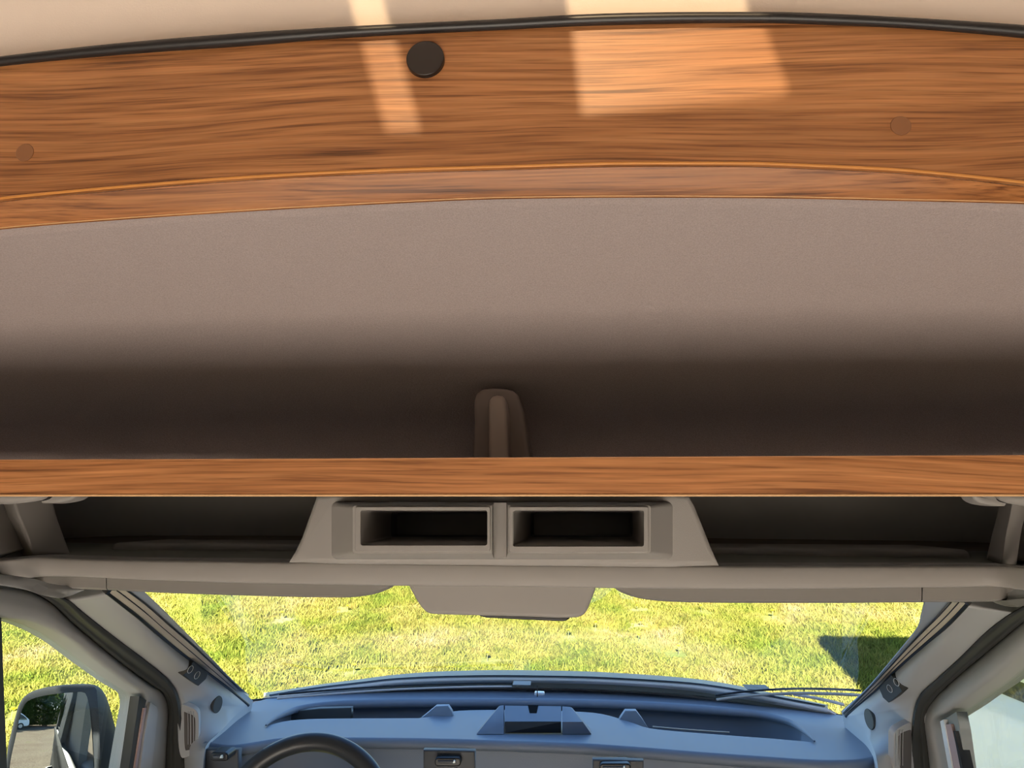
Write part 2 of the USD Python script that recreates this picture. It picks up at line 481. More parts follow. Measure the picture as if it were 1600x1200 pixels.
disc(38, 238, YF - 0.0007, 16.5, 0.0015, M_CAP, fas, 'screw_cap', bev=0.0004)
disc(1408, 196, YF - 0.0007, 16.5, 0.0015, M_CAP, fas, 'screw_cap', bev=0.0004)
pl = disc(664, 90, YF - 0.004, 33.5, 0.005, M_PLUG, fas, 'plug', bev=0.001, label='round black plug')
mid = [atY(x, (a + b) / 2, YF - 0.003) for x, a, b in zip(XE, at_x(TRIM_TOP, XE), at_x(WOOD_TOP, XE))]
rad = np.interp(XE, XE, (at_x(WOOD_TOP, XE) - at_x(TRIM_TOP, XE)) / 2 * YF / F * 1.03)
obj('edge_trim', tube(mid, rad, 16), M_RUBBER, True, 'black rubber edge trim along the top of the curved wood fascia', 'rubber trim')

# the slanted wooden soffit between the fascia and the fabric lining
YS = 0.478
sb = np.array([atY(x, y, YS) for x, y in zip(XE, at_x(SOFF_BOT, XE))])
st = bot + np.array([0, 0.0055, 0.0])
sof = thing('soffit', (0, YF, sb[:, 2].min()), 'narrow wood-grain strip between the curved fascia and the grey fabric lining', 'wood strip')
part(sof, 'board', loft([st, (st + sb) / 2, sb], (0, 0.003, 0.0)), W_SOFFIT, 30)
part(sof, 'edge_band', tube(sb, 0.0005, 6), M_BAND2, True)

# ------------------------------------------------------------------ fabric lined overcab niche
U = np.sin(np.linspace(-math.pi / 2, math.pi / 2, 61))
cols = []
for u in U:
    x = 0.84 * u
    yb = YS + 0.275 * (1 - abs(u) ** 5) ** 0.5
    z0 = np.interp(x, sb[:, 0], sb[:, 2]) - EYE[2]
    fz = min(1.0, z0 / 0.195)
    pr = curve([(0, z0), (0.35, 0.5 * z0 + 0.5 * 0.136 * fz), (0.68, 0.136 * fz), (0.86, 0.110 * fz), (0.96, 0.083 * fz), (1.0, 0.055 * fz), (1.0, 0.0368)], 40)
    cols.append([E(x, YS + 0.004 + (yb - YS) * s_, z_) for s_, z_ in pr])
nic = thing('overcab_lining', (0, 0.74, EYE[2]), 'grey-brown fabric lining of the wide open overcab storage niche', 'fabric lining')
part(nic, 'lining', grid_mesh(np.array(cols), (0, 0.002, 0.008)), M_FABRIC, True)
plate = [(738, 730), (741, 660), (740, 626), (744, 614), (753, 607.5), (768, 605.5), (788, 606), (802, 609.5), (810, 617), (815, 632), (822, 672), (832, 730)]
part(nic, 'mounting_plate', px_prism(plate, 0.652, 0.10, 0.005), plain('plate_fabric', (0.20, 0.165, 0.15), 0.8), 40, label='raised plate with rounded top at the back of the niche')
barp = [(763, 730), (763, 640), (764, 624), (769, 618.5), (777, 617), (785, 618), (790, 623), (792.5, 640), (796, 730)]
part(nic, 'rib', px_prism(barp, 0.622, 0.05, 0.004), plain('rib_plastic', (0.27, 0.22, 0.195), 0.6), 40, label='lighter upright rib in the middle of the plate')

# ------------------------------------------------------------------ shelf with wooden front rail
YR = 0.515
RT = [(-1400, 724), (-320, 720.5), (0, 718.7), (400, 717.3), (800, 715.2), (1200, 713.3), (1600, 711.6), (1920, 710), (2900, 706)]
RB = [(-1400, 774.5), (-320, 774.0), (0, 773.4), (800, 773.2), (1600, 773), (1920, 773), (2900, 773)]
rt = np.array([atY(x, y, YR) for x, y in zip(XE, at_x(RT, XE))])
rb = np.array([atY(x, y, YR) for x, y in zip(XE, at_x(RB, XE))])
shf = thing('shelf', (0, YR, rb[:, 2].min()), 'overcab shelf with a straight wood-grain front rail across the whole picture', 'shelf')
rail_sec = [rb + [0, 0.001, 0], rb + [0, 0, 0.001], rt + [0, 0, -0.001], rt + [0, 0.001, 0], rt + [0, 0.017, 0]]
part(shf, 'front_rail', loft([rb + [0, 0.0005, 0.0], (rb + rt) / 2, rt], (0, 0.018, 0)), W_RAIL, 30)
part(shf, 'edge_band', tube(rb + [0, 0.0003, -0.0003], 0.0009, 8), M_BAND2, True, label='pale orange edge banding under the rail')
part(shf, 'edge_band', tube(rt + [0, 0.0002, 0], 0.0004, 6), plain('edge_band_brown', (0.36, 0.17, 0.075), 0.4), True)
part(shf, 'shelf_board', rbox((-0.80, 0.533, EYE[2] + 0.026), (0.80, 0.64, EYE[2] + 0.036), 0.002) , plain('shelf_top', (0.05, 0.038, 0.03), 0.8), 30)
sx = [0.80, 0.78, 0.70, 0.45, 0.0, -0.45, -0.70, -0.78, -0.80]
sy = [0.641, 0.66, 0.69, 0.725, 0.74, 0.725, 0.69, 0.66, 0.641]
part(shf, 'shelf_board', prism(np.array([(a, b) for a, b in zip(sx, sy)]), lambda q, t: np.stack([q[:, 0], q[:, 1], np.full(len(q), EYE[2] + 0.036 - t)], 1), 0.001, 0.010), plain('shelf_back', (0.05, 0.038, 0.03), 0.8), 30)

# ------------------------------------------------------------------ overhead tray above the windscreen
YL = 1.0
lt = [atX(-90, 884, -0.78), atX(-30, 878, -0.725), atX(20, 874.5, -0.695), atY(50, 872, 0.985), atY(72, 871.5, YL), atY(110, 873, YL), atY(200, 875.5, YL), atY(400, 878, YL), atY(600, 880.5, YL), atY(800, 883, YL), atY(1000, 885, YL), atY(1200, 885, YL), atY(1400, 885, YL),
      atY(1530, 885, YL), atY(1556, 885.5, 0.995), atY(1580, 887, 0.975), atY(1610, 890, 0.945), atY(1700, 900, 0.87)]
lb = [atX(-90, 926, -0.79), atX(-30, 914, -0.735), atX(20, 907, -0.705), atY(50, 902.5, 0.99), atY(72, 901, YL), atY(110, 901.3, YL), atY(200, 905.5, YL), atY(400, 912, YL), atY(600, 915.5, YL), atY(800, 917, YL), atY(1000, 920, YL), atY(1200, 921, YL), atY(1400, 919, YL),
      atY(1530, 917.5, YL), atY(1556, 916.8, 0.995), atY(1580, 919.5, 0.98), atY(1610, 924, 0.955), atY(1700, 938, 0.89)]
lt, lb = curve(lt, 90), curve(lb, 90)
tray = thing('overhead_tray', (0, YL, EYE[2] - 0.11), 'grey plastic overhead storage tray spanning the cab above the windscreen', 'overhead shelf')
up, fw = np.array([0, 0, 1.0]), np.array([0, 1.0, 0])
part(tray, 'front_lip', loft([lt + 0.022 * fw - 0.001 * up, lt + 0.012 * fw + 0.0015 * up, lt + 0.004 * fw + 0.0005 * up, lt - 0.003 * up, lt * 0.5 + lb * 0.5 - 0.0015 * fw, lb + 0.003 * up, lb + 0.004 * fw, lb + 0.035 * fw + 0.006 * up], (0, 0.012, 0.002), 2), M_GREY, True)
k = np.linspace(0, 1, 40)
fl0 = np.array([E(-0.84 + 1.68 * q, 1.008, -0.069 - 0.004 * q) for q in k])
fl1 = np.array([E(-0.90 + 1.80 * q, 1.30, -0.060 - 0.004 * math.sin(9 * q)) for q in k])
fl2 = np.array([E(-0.90 + 1.80 * q, 1.36, -0.040) for q in k])
fl3 = np.array([E(-0.90 + 1.80 * q, 1.34, 0.03) for q in k])
fl4 = np.array([E(-0.90 + 1.80 * q, 1.22, 0.10) for q in k])
part(tray, 'tray_floor', loft([fl0, (fl0 + fl1) / 2 + [0, 0, 0.0], fl1], (0, 0, -0.006), 4), plain('tray_mat', (0.17, 0.17, 0.135), 0.5, 0.5, 0.5, 120), True, label='dark mat on the floor of the tray')
part(tray, 'back_wall', loft([fl1 + [0, 0.002, 0.0], fl2, fl3, fl4], (0, 0.01, 0), 5), M_DARKFELT, True, label='dark felt back wall of the tray')


def quad(rows, off, n=12, sub=6):
    return loft([curve(r, n) for r in rows], off, sub)


# cheeks at both ends of the tray
part(tray, 'end_cheek', quad([[atY(14, 765, 0.98), atY(24, 800, 0.99), atY(42, 840, 1.0), atY(50, 872, 1.005)], [atY(54, 765, 1.02), atY(61, 800, 1.03), atY(71, 835, 1.04), atY(80, 870, 1.05)], [atY(76, 765, 1.05), atY(86, 800, 1.07), atY(98, 835, 1.085), atY(112, 872, 1.10)]], (-0.03, 0.02, 0)), M_GREY, True)
part(tray, 'end_cheek', quad([[atX(-60, 765, -0.78), atX(-60, 880, -0.76)], [atX(-10, 765, -0.765), atX(-5, 800, -0.755), atX(2, 840, -0.735), atX(0, 872, -0.715)], [atX(14, 765, -0.77), atX(24, 800, -0.76), atX(42, 842, -0.74), atX(36, 858, -0.725)]], (-0.03, 0.0, 0)), M_GREY, True)
part(tray, 'end_cheek', quad([[atY(1585, 765, 0.98), atY(1580, 800, 0.99), atY(1572, 840, 1.0), atY(1566, 884, 1.005)], [atY(1574, 765, 1.03), atY(1568, 800, 1.04), atY(1560, 840, 1.05), atY(1555, 878, 1.06)], [atY(1566, 765, 1.10), atY(1559, 800, 1.11), atY(1549, 840, 1.12), atY(1541, 874, 1.13)]], (0.03, 0.02, 0)), M_GREY, True)
part(tray, 'end_cheek', quad([[atX(1680, 765, 0.80), atX(1680, 890, 0.78)], [atX(1610, 765, 0.755), atX(1606, 800, 0.75), atX(1600, 842, 0.735), atX(1600, 880, 0.72)], [atX(1585, 765, 0.74), atX(1580, 800, 0.735), atX(1572, 842, 0.725), atX(1566, 880, 0.71)]], (0.03, 0.0, 0)), M_GREY, True)

# ------------------------------------------------------------------ console with two open bins on the tray
YC = 0.972
con = thing('storage_console', (0, YC, EYE[2] - 0.075), 'grey plastic console with two open storage bins in the middle of the overhead tray', 'console')
outl = [(449, 879.5), (460, 861), (470, 840), (480, 812), (488, 790), (493, 776), (501, 772.5), (520, 771.5), (1050, 771.5), (1066, 772.5), (1078, 776), (1086, 790), (1100, 825), (1113, 858), (1125, 884.5), (1090, 885), (1040, 887), (900, 885.5), (760, 884), (600, 882.5), (530, 882), (480, 880)]
body = mani(px_prism(outl, YC, 0.20, 0.007))
r0 = np.array([atY(x, y, YC) for x, y in rect_px(518, 784, 1051, 874, 9, 5)])
r1 = np.array([atY(x, y, YC - 0.036) for x, y in rect_px(551, 789.5, 1017, 865, 5, 5)])
body += mani(trimesh.convex.convex_hull(np.vstack([r0, r0 + [0, 0.02, 0], r1])))
valley = np.array([atY(x, y, YC - 0.045) for x, y in rect_px(767.5, 770, 795, 900)])
vb = np.array([atY(x, y, YC - 0.010) for x, y in rect_px(771.5, 785, 791, 872)])
body -= mani(trimesh.convex.convex_hull(np.vstack([valley, vb])))
YFR = YC - 0.038
bins = [(554.5, 791.5, 766, 862, 560.5, 797, 760.5, 853), (795, 791.5, 1013.5, 863.5, 800.5, 797, 1007.5, 854.5)]
YB = 1.165
backs = [(620, 801.5, 778, 836), (834, 801.5, 985, 836)]
liners = []
for (a, b, c, d, e, f_, g, h), bk in zip(bins, backs):
    o = np.array([atY(x, y, YFR - 0.01) for x, y in rect_px(e, f_, g, h, 4, 4)])
    q = np.array([atY(x, y, YB) for x, y in rect_px(*bk, 3, 4)])
    body -= mani(trimesh.convex.convex_hull(np.vstack([o, q])))
part(con, 'housing', body, M_GREY, 30)
for (a, b, c, d, e, f_, g, h), bk in zip(bins, backs):
    outer = mani(px_prism(rect_px(a, b, c, d, 4, 4), YFR - 0.002, 0.006, 0.0012))
    hole = mani(px_prism(rect_px(e, f_, g, h, 4, 4), YFR - 0.01, 0.03))
    fr = part(con, 'bin_frame', outer - hole, M_GREY, 30)
    o = np.array([atY(x, y, YFR + 0.001) for x, y in rect_px(e, f_, g, h, 4, 4)])
    q = np.array([atY(x, y, YB - 0.003) for x, y in rect_px(*bk, 3, 4)])
    cen = q.mean(0)
    ring = np.array([np.vstack([o, o[:1]]), np.vstack([q, q[:1]])])
    rows = [ring[0] * (1 - t) + ring[1] * t for t in np.linspace(0, 1, 6)] + [np.vstack([q, q[:1]]) * (1 - t) + cen * t for t in (0.05, 0.5, 1.0)]
    part(con, 'bin_liner', grid_mesh(np.array(rows)), M_BIN, 35, label='dark glossy liner of the open bin')

for s, nm in ((-1, 'trim_2'), (1, 'trim_3')):
    obj(nm, rbox((s * 0.765, 0.85, EYE[2] - 0.090), (s * 0.95, 1.46, EYE[2] - 0.078), 0.004), M_GREY, kind='structure')  # hidden plates added to close a light leak over the doors
# ------------------------------------------------------------------ grab handles
for s in (-1, 1):
    gh = thing('grab_handle', E(s * 0.66, 0.90, 0.0), 'grey grab handle peeping out under the rail on the %s' % ('left' if s < 0 else 'right'), 'grab handle')
    if s < 0:
        part(gh, 'mount', px_prism(curve([(68, 770), (118, 770), (119, 773), (112, 780), (98, 784), (76, 786.5), (64, 786.5), (60, 770), (68, 770)], 24)[:-1], 0.93, 0.03, 0.004), M_GREY, 40)
        pth = curve([atY(-120, 778, 0.90), atY(-30, 777, 0.91), atY(40, 777, 0.918), atY(66, 775, 0.923), atY(74, 772, 0.928)], 20)
        part(gh, 'grip', tube(pth, np.interp(np.linspace(0, 1, 20), [0, 0.7, 1], [0.0105, 0.0092, 0.005]), 16), M_GREY, True)
        part(gh, 'gap_liner', px_prism(curve([(58, 783), (74, 780), (80, 774), (82, 769), (78, 769), (60, 772), (58, 783)], 16)[:-1], 0.926, 0.006, 0.001), M_BLACK, 40)  # black piece stands in for the shaded gap beside the grip
    else:
        part(gh, 'mount', px_prism(curve([(1570, 770), (1520, 770), (1519, 773), (1524, 781), (1536, 787), (1556, 790), (1572, 791), (1578, 770), (1570, 770)], 24)[:-1], 0.93, 0.03, 0.004), M_GREY, 40)
        pth = curve([atY(1720, 781, 0.90), atY(1630, 780, 0.91), atY(1585, 779, 0.918), atY(1566, 776, 0.923), atY(1560, 773, 0.928)], 20)
        part(gh, 'grip', tube(pth, np.interp(np.linspace(0, 1, 20), [0, 0.7, 1], [0.0105, 0.0092, 0.005]), 16), M_GREY, True)
        part(gh, 'gap_liner', px_prism(curve([(1582, 787), (1563, 783), (1557, 775), (1555, 769), (1559, 769), (1572, 774), (1582, 787)], 16)[:-1], 0.926, 0.006, 0.001), M_BLACK, 40)

# ------------------------------------------------------------------ sun visors and the sensor cover
YV = 1.036
low_l = curve([(40, 905), (47, 911), (62, 916.5), (95, 919.5), (166, 922), (225, 925), (300, 928), (400, 931), (480, 933), (535, 933.5), (575, 929.5), (598, 923), (618, 912)], 60)
low_r = curve([(956, 915), (968, 924), (985, 930.5), (1010, 936.5), (1050, 940), (1100, 941.5), (1200, 942), (1300, 942), (1441, 941), (1510, 940.5), (1560, 940), (1582, 935.5), (1596, 928), (1602, 920)], 60)


def visor(low, topf, seam, label, main_first):
    v = thing('sun_visor', atY(low[30][0], low[30][1], YV), label, 'sun visor')
    for nm, a, b in (('panel', seam, 1e9), ('hinge_cover', -1e9, seam)) if not main_first else (('panel', -1e9, seam), ('hinge_cover', seam, 1e9)):
        a2, b2 = max(a + 0.8, low[0][0]), min(b - 0.8, low[-1][0])
        xs = np.linspace(a2, b2, 36)
        ys = np.interp(xs, low[:, 0], low[:, 1])
        o = [(x, y) for x, y in zip(xs, ys)] + [(x, topf(x)) for x in xs[::-1]]
        p = np.array([atY(x, y, YV) for x, y in o])[:, [0, 2]]
        levels = [(0.0, 0.0, 0.0), (0.003, -0.003, 0.0), (0.012, -0.0045, 0), (0.06, -0.003, 0), (0.13, 0.012, 0)]
        rings = [np.stack([p[:, 0], np.full(len(p), YV + t), p[:, 1] + np.where(np.arange(len(p)) < 36, (0.003 + dz) * 1.0, 0)], 1) for t, dz, _ in levels]
        part(v, nm, cap_loft(rings, p), M_VISOR, 40)
    return v


def cap_loft(rings, p2):
    n = len(p2); i = np.arange(n); j = (i + 1) % n
    f = []
    for k_ in range(len(rings) - 1):
        f += [np.stack([k_ * n + i, k_ * n + j, (k_ + 1) * n + j], 1), np.stack([k_ * n + i, (k_ + 1) * n + j, (k_ + 1) * n + i], 1)]
    c = cap_faces(p2)
    f += [c, c[:, ::-1] + (len(rings) - 1) * n]
    t = trimesh.Trimesh(np.vstack(rings), np.vstack(f), process=False)
    t.fix_normals()
    return t


visor(low_l, lambda x: np.interp(x, [40, 70, 110, 618], [902, 898, 898, 908]), 166, 'folded grey sun visor on the left above the steering wheel', False)
visor(low_r, lambda x: np.interp(x, [956, 1500, 1602], [911, 911, 913]), 1441, 'folded grey sun visor on the right, passenger side', True)
sens = thing('sensor_cover', atY(785, 965, 1.03), 'grey sensor cover hanging in the middle of the windscreen top between the visors', 'sensor cover')
so = curve([(637, 914), (646, 931), (655, 946), (662, 954), (668, 958.5), (676, 960), (752, 962.5), (830, 964.5), (880, 966.2), (903, 965), (912, 961), (918, 953), (925, 936), (932, 917)], 60)
part(sens, 'cover', px_prism(list(map(tuple, so)) + [(932, 914.5), (637, 912.5)], 1.026, 0.085, 0.006), M_GREY, 40)
part(sens, 'sensor_box', px_prism([(750, 955), (750, 963), (760, 965.3), (820, 968.5), (880, 971), (885, 969.8), (890, 966.5), (890, 955)], 1.036, 0.07, 0.002), M_BLACK, 40, label='dark box under the cover')
# roof header over the windscreen, hidden behind the tray lip
obj('trim_1', rbox(E(-0.70, 1.18, -0.085), E(0.70, 1.42, -0.055), 0.01), M_GREY, kind='structure')

# ------------------------------------------------------------------ windscreen pillars
SEAL_IN = {-1: [(60, 923.5), (84, 928), (105, 938), (128, 957), (178, 996), (230, 1035), (262, 1063), (275, 1085), (281, 1120), (285, 1165), (289, 1225)],
           1: [(1640, 918), (1610, 942), (1580, 960), (1550, 982), (1500, 1030), (1465, 1062), (1441, 1085), (1432, 1107), (1427, 1145), (1423, 1190), (1421, 1225)]}
SEAL_OUT = {-1: [(0, 914.5), (40, 921), (75, 938), (118, 977), (178, 1027), (212, 1053), (238, 1071), (255, 1083), (263, 1105), (262, 1150), (258, 1225)],
            1: [(1660, 930), (1625, 952), (1600, 971), (1550, 1012), (1515, 1041), (1484, 1068), (1462, 1090), (1450, 1108), (1446, 1128), (1450, 1165), (1457, 1225)]}
OPEN = {-1: [(-60, 960), (3, 966), (40, 970), (75, 983), (105, 1000), (150, 1035), (190, 1065), (218, 1085), (220, 1100), (211, 1150), (198, 1225)],
        1: [(1680, 960), (1640, 992), (1600, 1022), (1550, 1064), (1525, 1082), (1500, 1101), (1478, 1116), (1465, 1126), (1463, 1140), (1469, 1175), (1476, 1225)]}
A_EDGE = {-1: [(164, 923.5, 1.08), (207, 957, 1.17), (245, 989, 1.29), (280, 1018, 1.43), (333, 1058, 1.68), (388, 1102, 1.97)],
          1: [(1513, 942, 1.08), (1482, 975, 1.18), (1457, 997, 1.27), (1400, 1047, 1.50), (1380, 1069, 1.62), (1322, 1119, 1.94)]}
STRIP_OUT = {-1: [(197, 922, 1.09), (228, 945, 1.18), (262, 975, 1.30), (298, 1006, 1.44), (346, 1051, 1.69), (386, 1090, 1.98)],
             1: [(1486, 941, 1.09), (1462, 967, 1.19), (1437, 992, 1.28), (1385, 1048, 1.51), (1366, 1068, 1.63), (1318, 1116, 1.95)]}
GLASS_IN = {-1: [(219, 921, 1.11), (252, 952, 1.20), (288, 988, 1.32), (322, 1022, 1.46), (361, 1062, 1.71), (388, 1086, 2.0)],
            1: [(1446, 938, 1.11), (1441, 960, 1.17), (1434, 982, 1.24), (1415, 1006, 1.31), (1373, 1056, 1.53), (1356, 1075, 1.65), (1318, 1110, 1.97)]}
DASHLINE = {-1: [(388, 1102, 1.97), (372, 1115, 1.87), (350, 1138, 1.73), (322, 1165, 1.58), (318, 1190, 1.55), (316, 1225, 1.53)],
            1: [(1322, 1119, 1.94), (1338, 1133, 1.84), (1352, 1148, 1.76), (1368, 1180, 1.60), (1372, 1200, 1.56), (1374, 1225, 1.54)]}


def p3(c):
    return np.array([atY(*q) for q in c])


side_name = {-1: 'left', 1: 'right'}
for s in (-1, 1):
    pil = thing('pillar_trim', E(s * 0.8, 1.5, -0.6), 'pale grey windscreen pillar trim on the %s, with a small round speaker' % ('driver side left' if s < 0 else 'passenger side right'), 'pillar trim')
    A = curve(np.vstack([p3(A_EDGE[s]), p3(DASHLINE[s])[1:]]), 120)
    B = np.array([side_pt(x, y, s, 0.035) for x, y in SEAL_IN[s]])
    # rows pair a point of the windscreen edge with one of the door seal
    ta = np.linspace(0, 1, 46)
    An = curve(A, 46)
    # pair by picture-lowering order
    keyA = np.r_[p3(A_EDGE[s]), p3(DASHLINE[s])[1:]]
    bl_ = np.r_[0, np.cumsum(np.linalg.norm(np.diff(B, axis=0), axis=1))]; b0_ = 0.9 * bl_[2] / bl_[-1]
    keyB = [b0_, max(0.16, b0_ + 0.05), 0.32, 0.46, 0.60, 0.70, 0.745, 0.80, 0.87, 0.93, 1.0]
    Bc = curve(B, 200)
    Ac = keyA
    lenA = np.r_[0, np.cumsum(np.linalg.norm(np.diff(keyA, axis=0), axis=1))]; lenA /= lenA[-1]
    tt = np.linspace(0, 1, 60)
    Ai = PchipInterpolator(lenA, keyA)(tt)
    kb = np.interp(tt, lenA, keyB)
    Bi = np.array([np.interp(kb, np.linspace(0, 1, 200), Bc[:, c]) for c in range(3)]).T
    rows = []
    for w in np.linspace(0, 1, 14):
        base = Ai * (1 - w) + Bi * w
        bul = 0.030 * math.sin(math.pi * w) * np.array([-s * 0.75, -0.55, 0.0]) * np.clip(0.1 + tt / 0.18, 0, 1)[:, None]
        rows.append(base + bul)
    rows = np.array(rows)
    rows = np.concatenate([rows[:, :1] + np.array([0, 0.055, 0.030]), rows], 1)
    Ai, Bi = np.vstack([Ai[:1] + [0, 0.055, 0.030], Ai]), np.vstack([Bi[:1] + [0, 0.055, 0.030], Bi])
    tl = np.r_[0, tt]
    full = np.concatenate([(Ai + np.array([0, 0.03, 0.004]) * (tl <= lenA[5])[:, None] + np.array([s * 0.01, 0.035, -0.05]) * (tl > lenA[5])[:, None])[None], rows, (Bi + [s * 0.05, 0.025, 0.0])[None]])
    part(pil, 'panel', grid_mesh(full), M_PILLAR, True)

    def surf(px, py):
        """The panel's point nearest to a sight line."""
        r = ray(px, py); r = r / np.linalg.norm(r)
        v = rows.reshape(-1, 3) - EYE
        d = np.linalg.norm(np.cross(v, r), axis=1)
        best = np.argsort(d)[:4]
        t_ = np.average(v[best] @ r, weights=1 / (d[best] + 1e-4))
        return EYE + r * t_

    def on_panel(pts, lift=0.004, depth=0.006, b=0.001, frame=None):
        if frame is None:
            P = np.array([surf(x, y) for x, y in pts])
            c = P.mean(0)
            u_, sv, vt = np.linalg.svd(P - c)
            nrm = vt[2]
            if nrm @ (EYE - c) < 0:
                nrm = -nrm
            e1, e2 = vt[0], vt[1]
        else:
            c, e1, e2, nrm = frame
        Q = np.array([at_plane(x, y, nrm, nrm @ c) for x, y in pts]) - c
        q2 = np.stack([Q @ e1, Q @ e2], 1)
        return prism(q2, lambda q, t: c + q[:, :1] * e1 + q[:, 1:] * e2 + nrm * (lift - t), b, depth), (c, e1, e2, nrm)

    if s < 0:
        clip = [(295.6, 1030), (306, 1039), (319, 1049), (316, 1058), (304, 1069), (291, 1060), (280, 1052), (289, 1043)]
        ovals = [((297.5, 1046), 3.2, 6.5, 0.55), ((308, 1055), 3.2, 6.5, 0.55)]
        spk = ((338.5, 1100.5), 6.6, 14.2, 0.28)
        vf = [(279, 1093), (300, 1100.5), (308, 1105), (312, 1112), (313, 1125), (311, 1164), (304, 1173), (288, 1180)]
        vo = [(290, 1107), (297, 1110), (304, 1113), (307, 1118), (307.5, 1128), (306, 1160), (301, 1165), (293, 1167)]
        fins = [(293.5, 1.0), (297.5, 1.5), (302.0, 1.0)]
        tri = [(159, 922), (171, 922), (165, 929)]
    else:
        clip = [(1399, 1051), (1408, 1063), (1417, 1077), (1406, 1087), (1395, 1095), (1386, 1087), (1380, 1072), (1389, 1062)]
        ovals = [((1390, 1076), 3.2, 6.5, -0.5), ((1400.5, 1066), 3.2, 6.5, -0.5)]
        spk = ((1360, 1124), 6.4, 17.2, -0.26)
        vf = [(1390, 1143), (1393, 1137), (1398, 1133), (1426, 1120), (1424, 1180), (1424, 1222), (1394, 1225), (1390, 1180)]
        vo = [(1396.5, 1146), (1399, 1142), (1415, 1135.5), (1416.5, 1160), (1416, 1198), (1408, 1200), (1400, 1196), (1397, 1170)]
        fins = [(1401, 1.0), (1406.5, 1.2), (1411, 1.0)]
        tri = [(1510, 941), (1519, 941), (1515, 946)]

    def oval(c, a, b, th, n=28):
        w = np.linspace(0, 2 * np.pi, n, endpoint=False)
        x, y = a * np.cos(w), b * np.sin(w)
        return [(c[0] + xx * math.cos(th) - yy * math.sin(th), c[1] + xx * math.sin(th) + yy * math.cos(th)) for xx, yy in zip(x, y)]

    cm, fr_ = on_panel(clip, 0.010, 0.014, 0.0015)
    cp = part(pil, 'airbag_clip', cm, M_SEAL, 40, label='dark clip beside the windscreen')
    for o in ovals:
        Q = [at_plane(x, y, fr_[3], fr_[3] @ (fr_[0] + fr_[3] * 0.0105)) for x, y in oval(*o)]
        part(cp, 'eyelet', tube(np.vstack([Q, Q[:2]]), 0.0008, 6), M_PILLAR, True)
    sm_, _ = on_panel(oval(*spk), 0.0035, 0.010, 0.0012)
    part(pil, 'speaker_grille', sm_, plain('speaker_%s' % side_name[s], (0.05, 0.05, 0.046), 0.6, bump=0.6, bscale=1200), 40, label='small dark oval speaker grille')
    vm, vfr = on_panel([(x, y) for x, y in curve(vf + vf[:1], 40)[:-1]], 0.010, 0.014, 0.002)
    vent = part(pil, 'side_vent', vm, M_PILLAR, 40, label='upright side window vent')
    vi, _f = on_panel([(x, y) for x, y in curve(vo + vo[:1], 36)[:-1]], 0.0108, 0.004, 0.0, vfr)
    part(vent, 'vent_recess', vi, plain('vent_dark_%s' % side_name[s], (0.10, 0.088, 0.08), 0.6), 40)
    ylo, yhi = min(p[1] for p in vo) + 5, max(p[1] for p in vo) - 4
    for fx, fw_ in fins:
        Q = [at_plane(x, y, _f[3], _f[3] @ (_f[0] + _f[3] * 0.0125)) for x, y in ((fx, ylo), (fx - s * 0.5, (ylo + yhi) / 2), (fx - s * 0.5, yhi))]
        part(vent, 'slat', tube(curve(Q, 8), 0.0008 * fw_, 6), M_PILLAR, True)
    # trim along the glass
    a0, a1 = curve(p3(A_EDGE[s]), 50), curve(p3(STRIP_OUT[s]), 50)
    g1 = curve(p3(GLASS_IN[s]), 50)
    strip = part(pil, 'edge_strip', loft([a0, a0 * 0.7 + a1 * 0.3, a1], (0, 0.006, -0.002)), M_STRIP, 40, label='beige strip along the glass')
    part(pil, 'edge_seal', tube(a0, np.linspace(0.0028, 0.004, 50), 8), M_BLACK, True, label='thin black line along the strip')
    part(pil, 'edge_seal', tube(a0 * 0.42 + a1 * 0.58 + [0, -0.001, 0], 0.0009, 6), M_BLACK, True)
    part(pil, 'edge_seal', tube(a1, 0.0012, 6), M_BLACK, True)
    part(pil, 'clip_notch', px_prism(tri, 1.07, 0.008), M_BLACK)
    i0 = 10
    part(pil, 'joint_cover', loft([a0[9:14] * 0.45 + a1[9:14] * 0.55 + [0, -0.004, 0.001], a1[9:14] + [0, -0.004, 0]], (0, 0.004, 0)), M_STRIP, 40)
    part(pil, 'glass_border', loft([a0 * 0.35 + a1 * 0.65 + [0, 0.012, 0], a1 + [0, 0.006, 0], g1], (0, 0.004, 0.0)), M_SKY_BORDER, 40, label='border of the windscreen glass, blue-grey sky reflection put into its colour')
    # header corner piece
    if s < 0:
        h0 = [(-60, 903, 0.88), (0, 906, 0.93), (40, 912, 0.965), (62, 918.5, 0.99), (95, 922, 1.02), (132, 921.5, 1.055)]
        h1 = [(-60, 909, 0.88), (0, 914.5, 0.93), (40, 921.5, 0.965), (75, 932, 1.0), (97, 934.5, 1.02), (112, 930.5, 1.04), (126, 924, 1.055), (134, 922, 1.058)]
    else:
        h0 = [(1550, 939, 1.06), (1575, 938.5, 1.035), (1590, 935, 1.015), (1600, 928, 1.0), (1680, 917, 0.92)]
        h1 = [(1552, 940, 1.06), (1560, 944, 1.04), (1572, 947.5, 1.025), (1587, 948.5, 1.01), (1600, 947, 0.995), (1680, 941, 0.92)]
    h0, h1 = curve(p3(h0), 40), curve(p3(h1), 40)
    part(pil, 'header_corner', loft([h0 + [0, 0.02, 0.004], h0, h0 * 0.4 + h1 * 0.6 - [0, 0.004, 0], h1, h1 + [0, 0.02, 0.006]], None, 3), M_PILLAR, True)

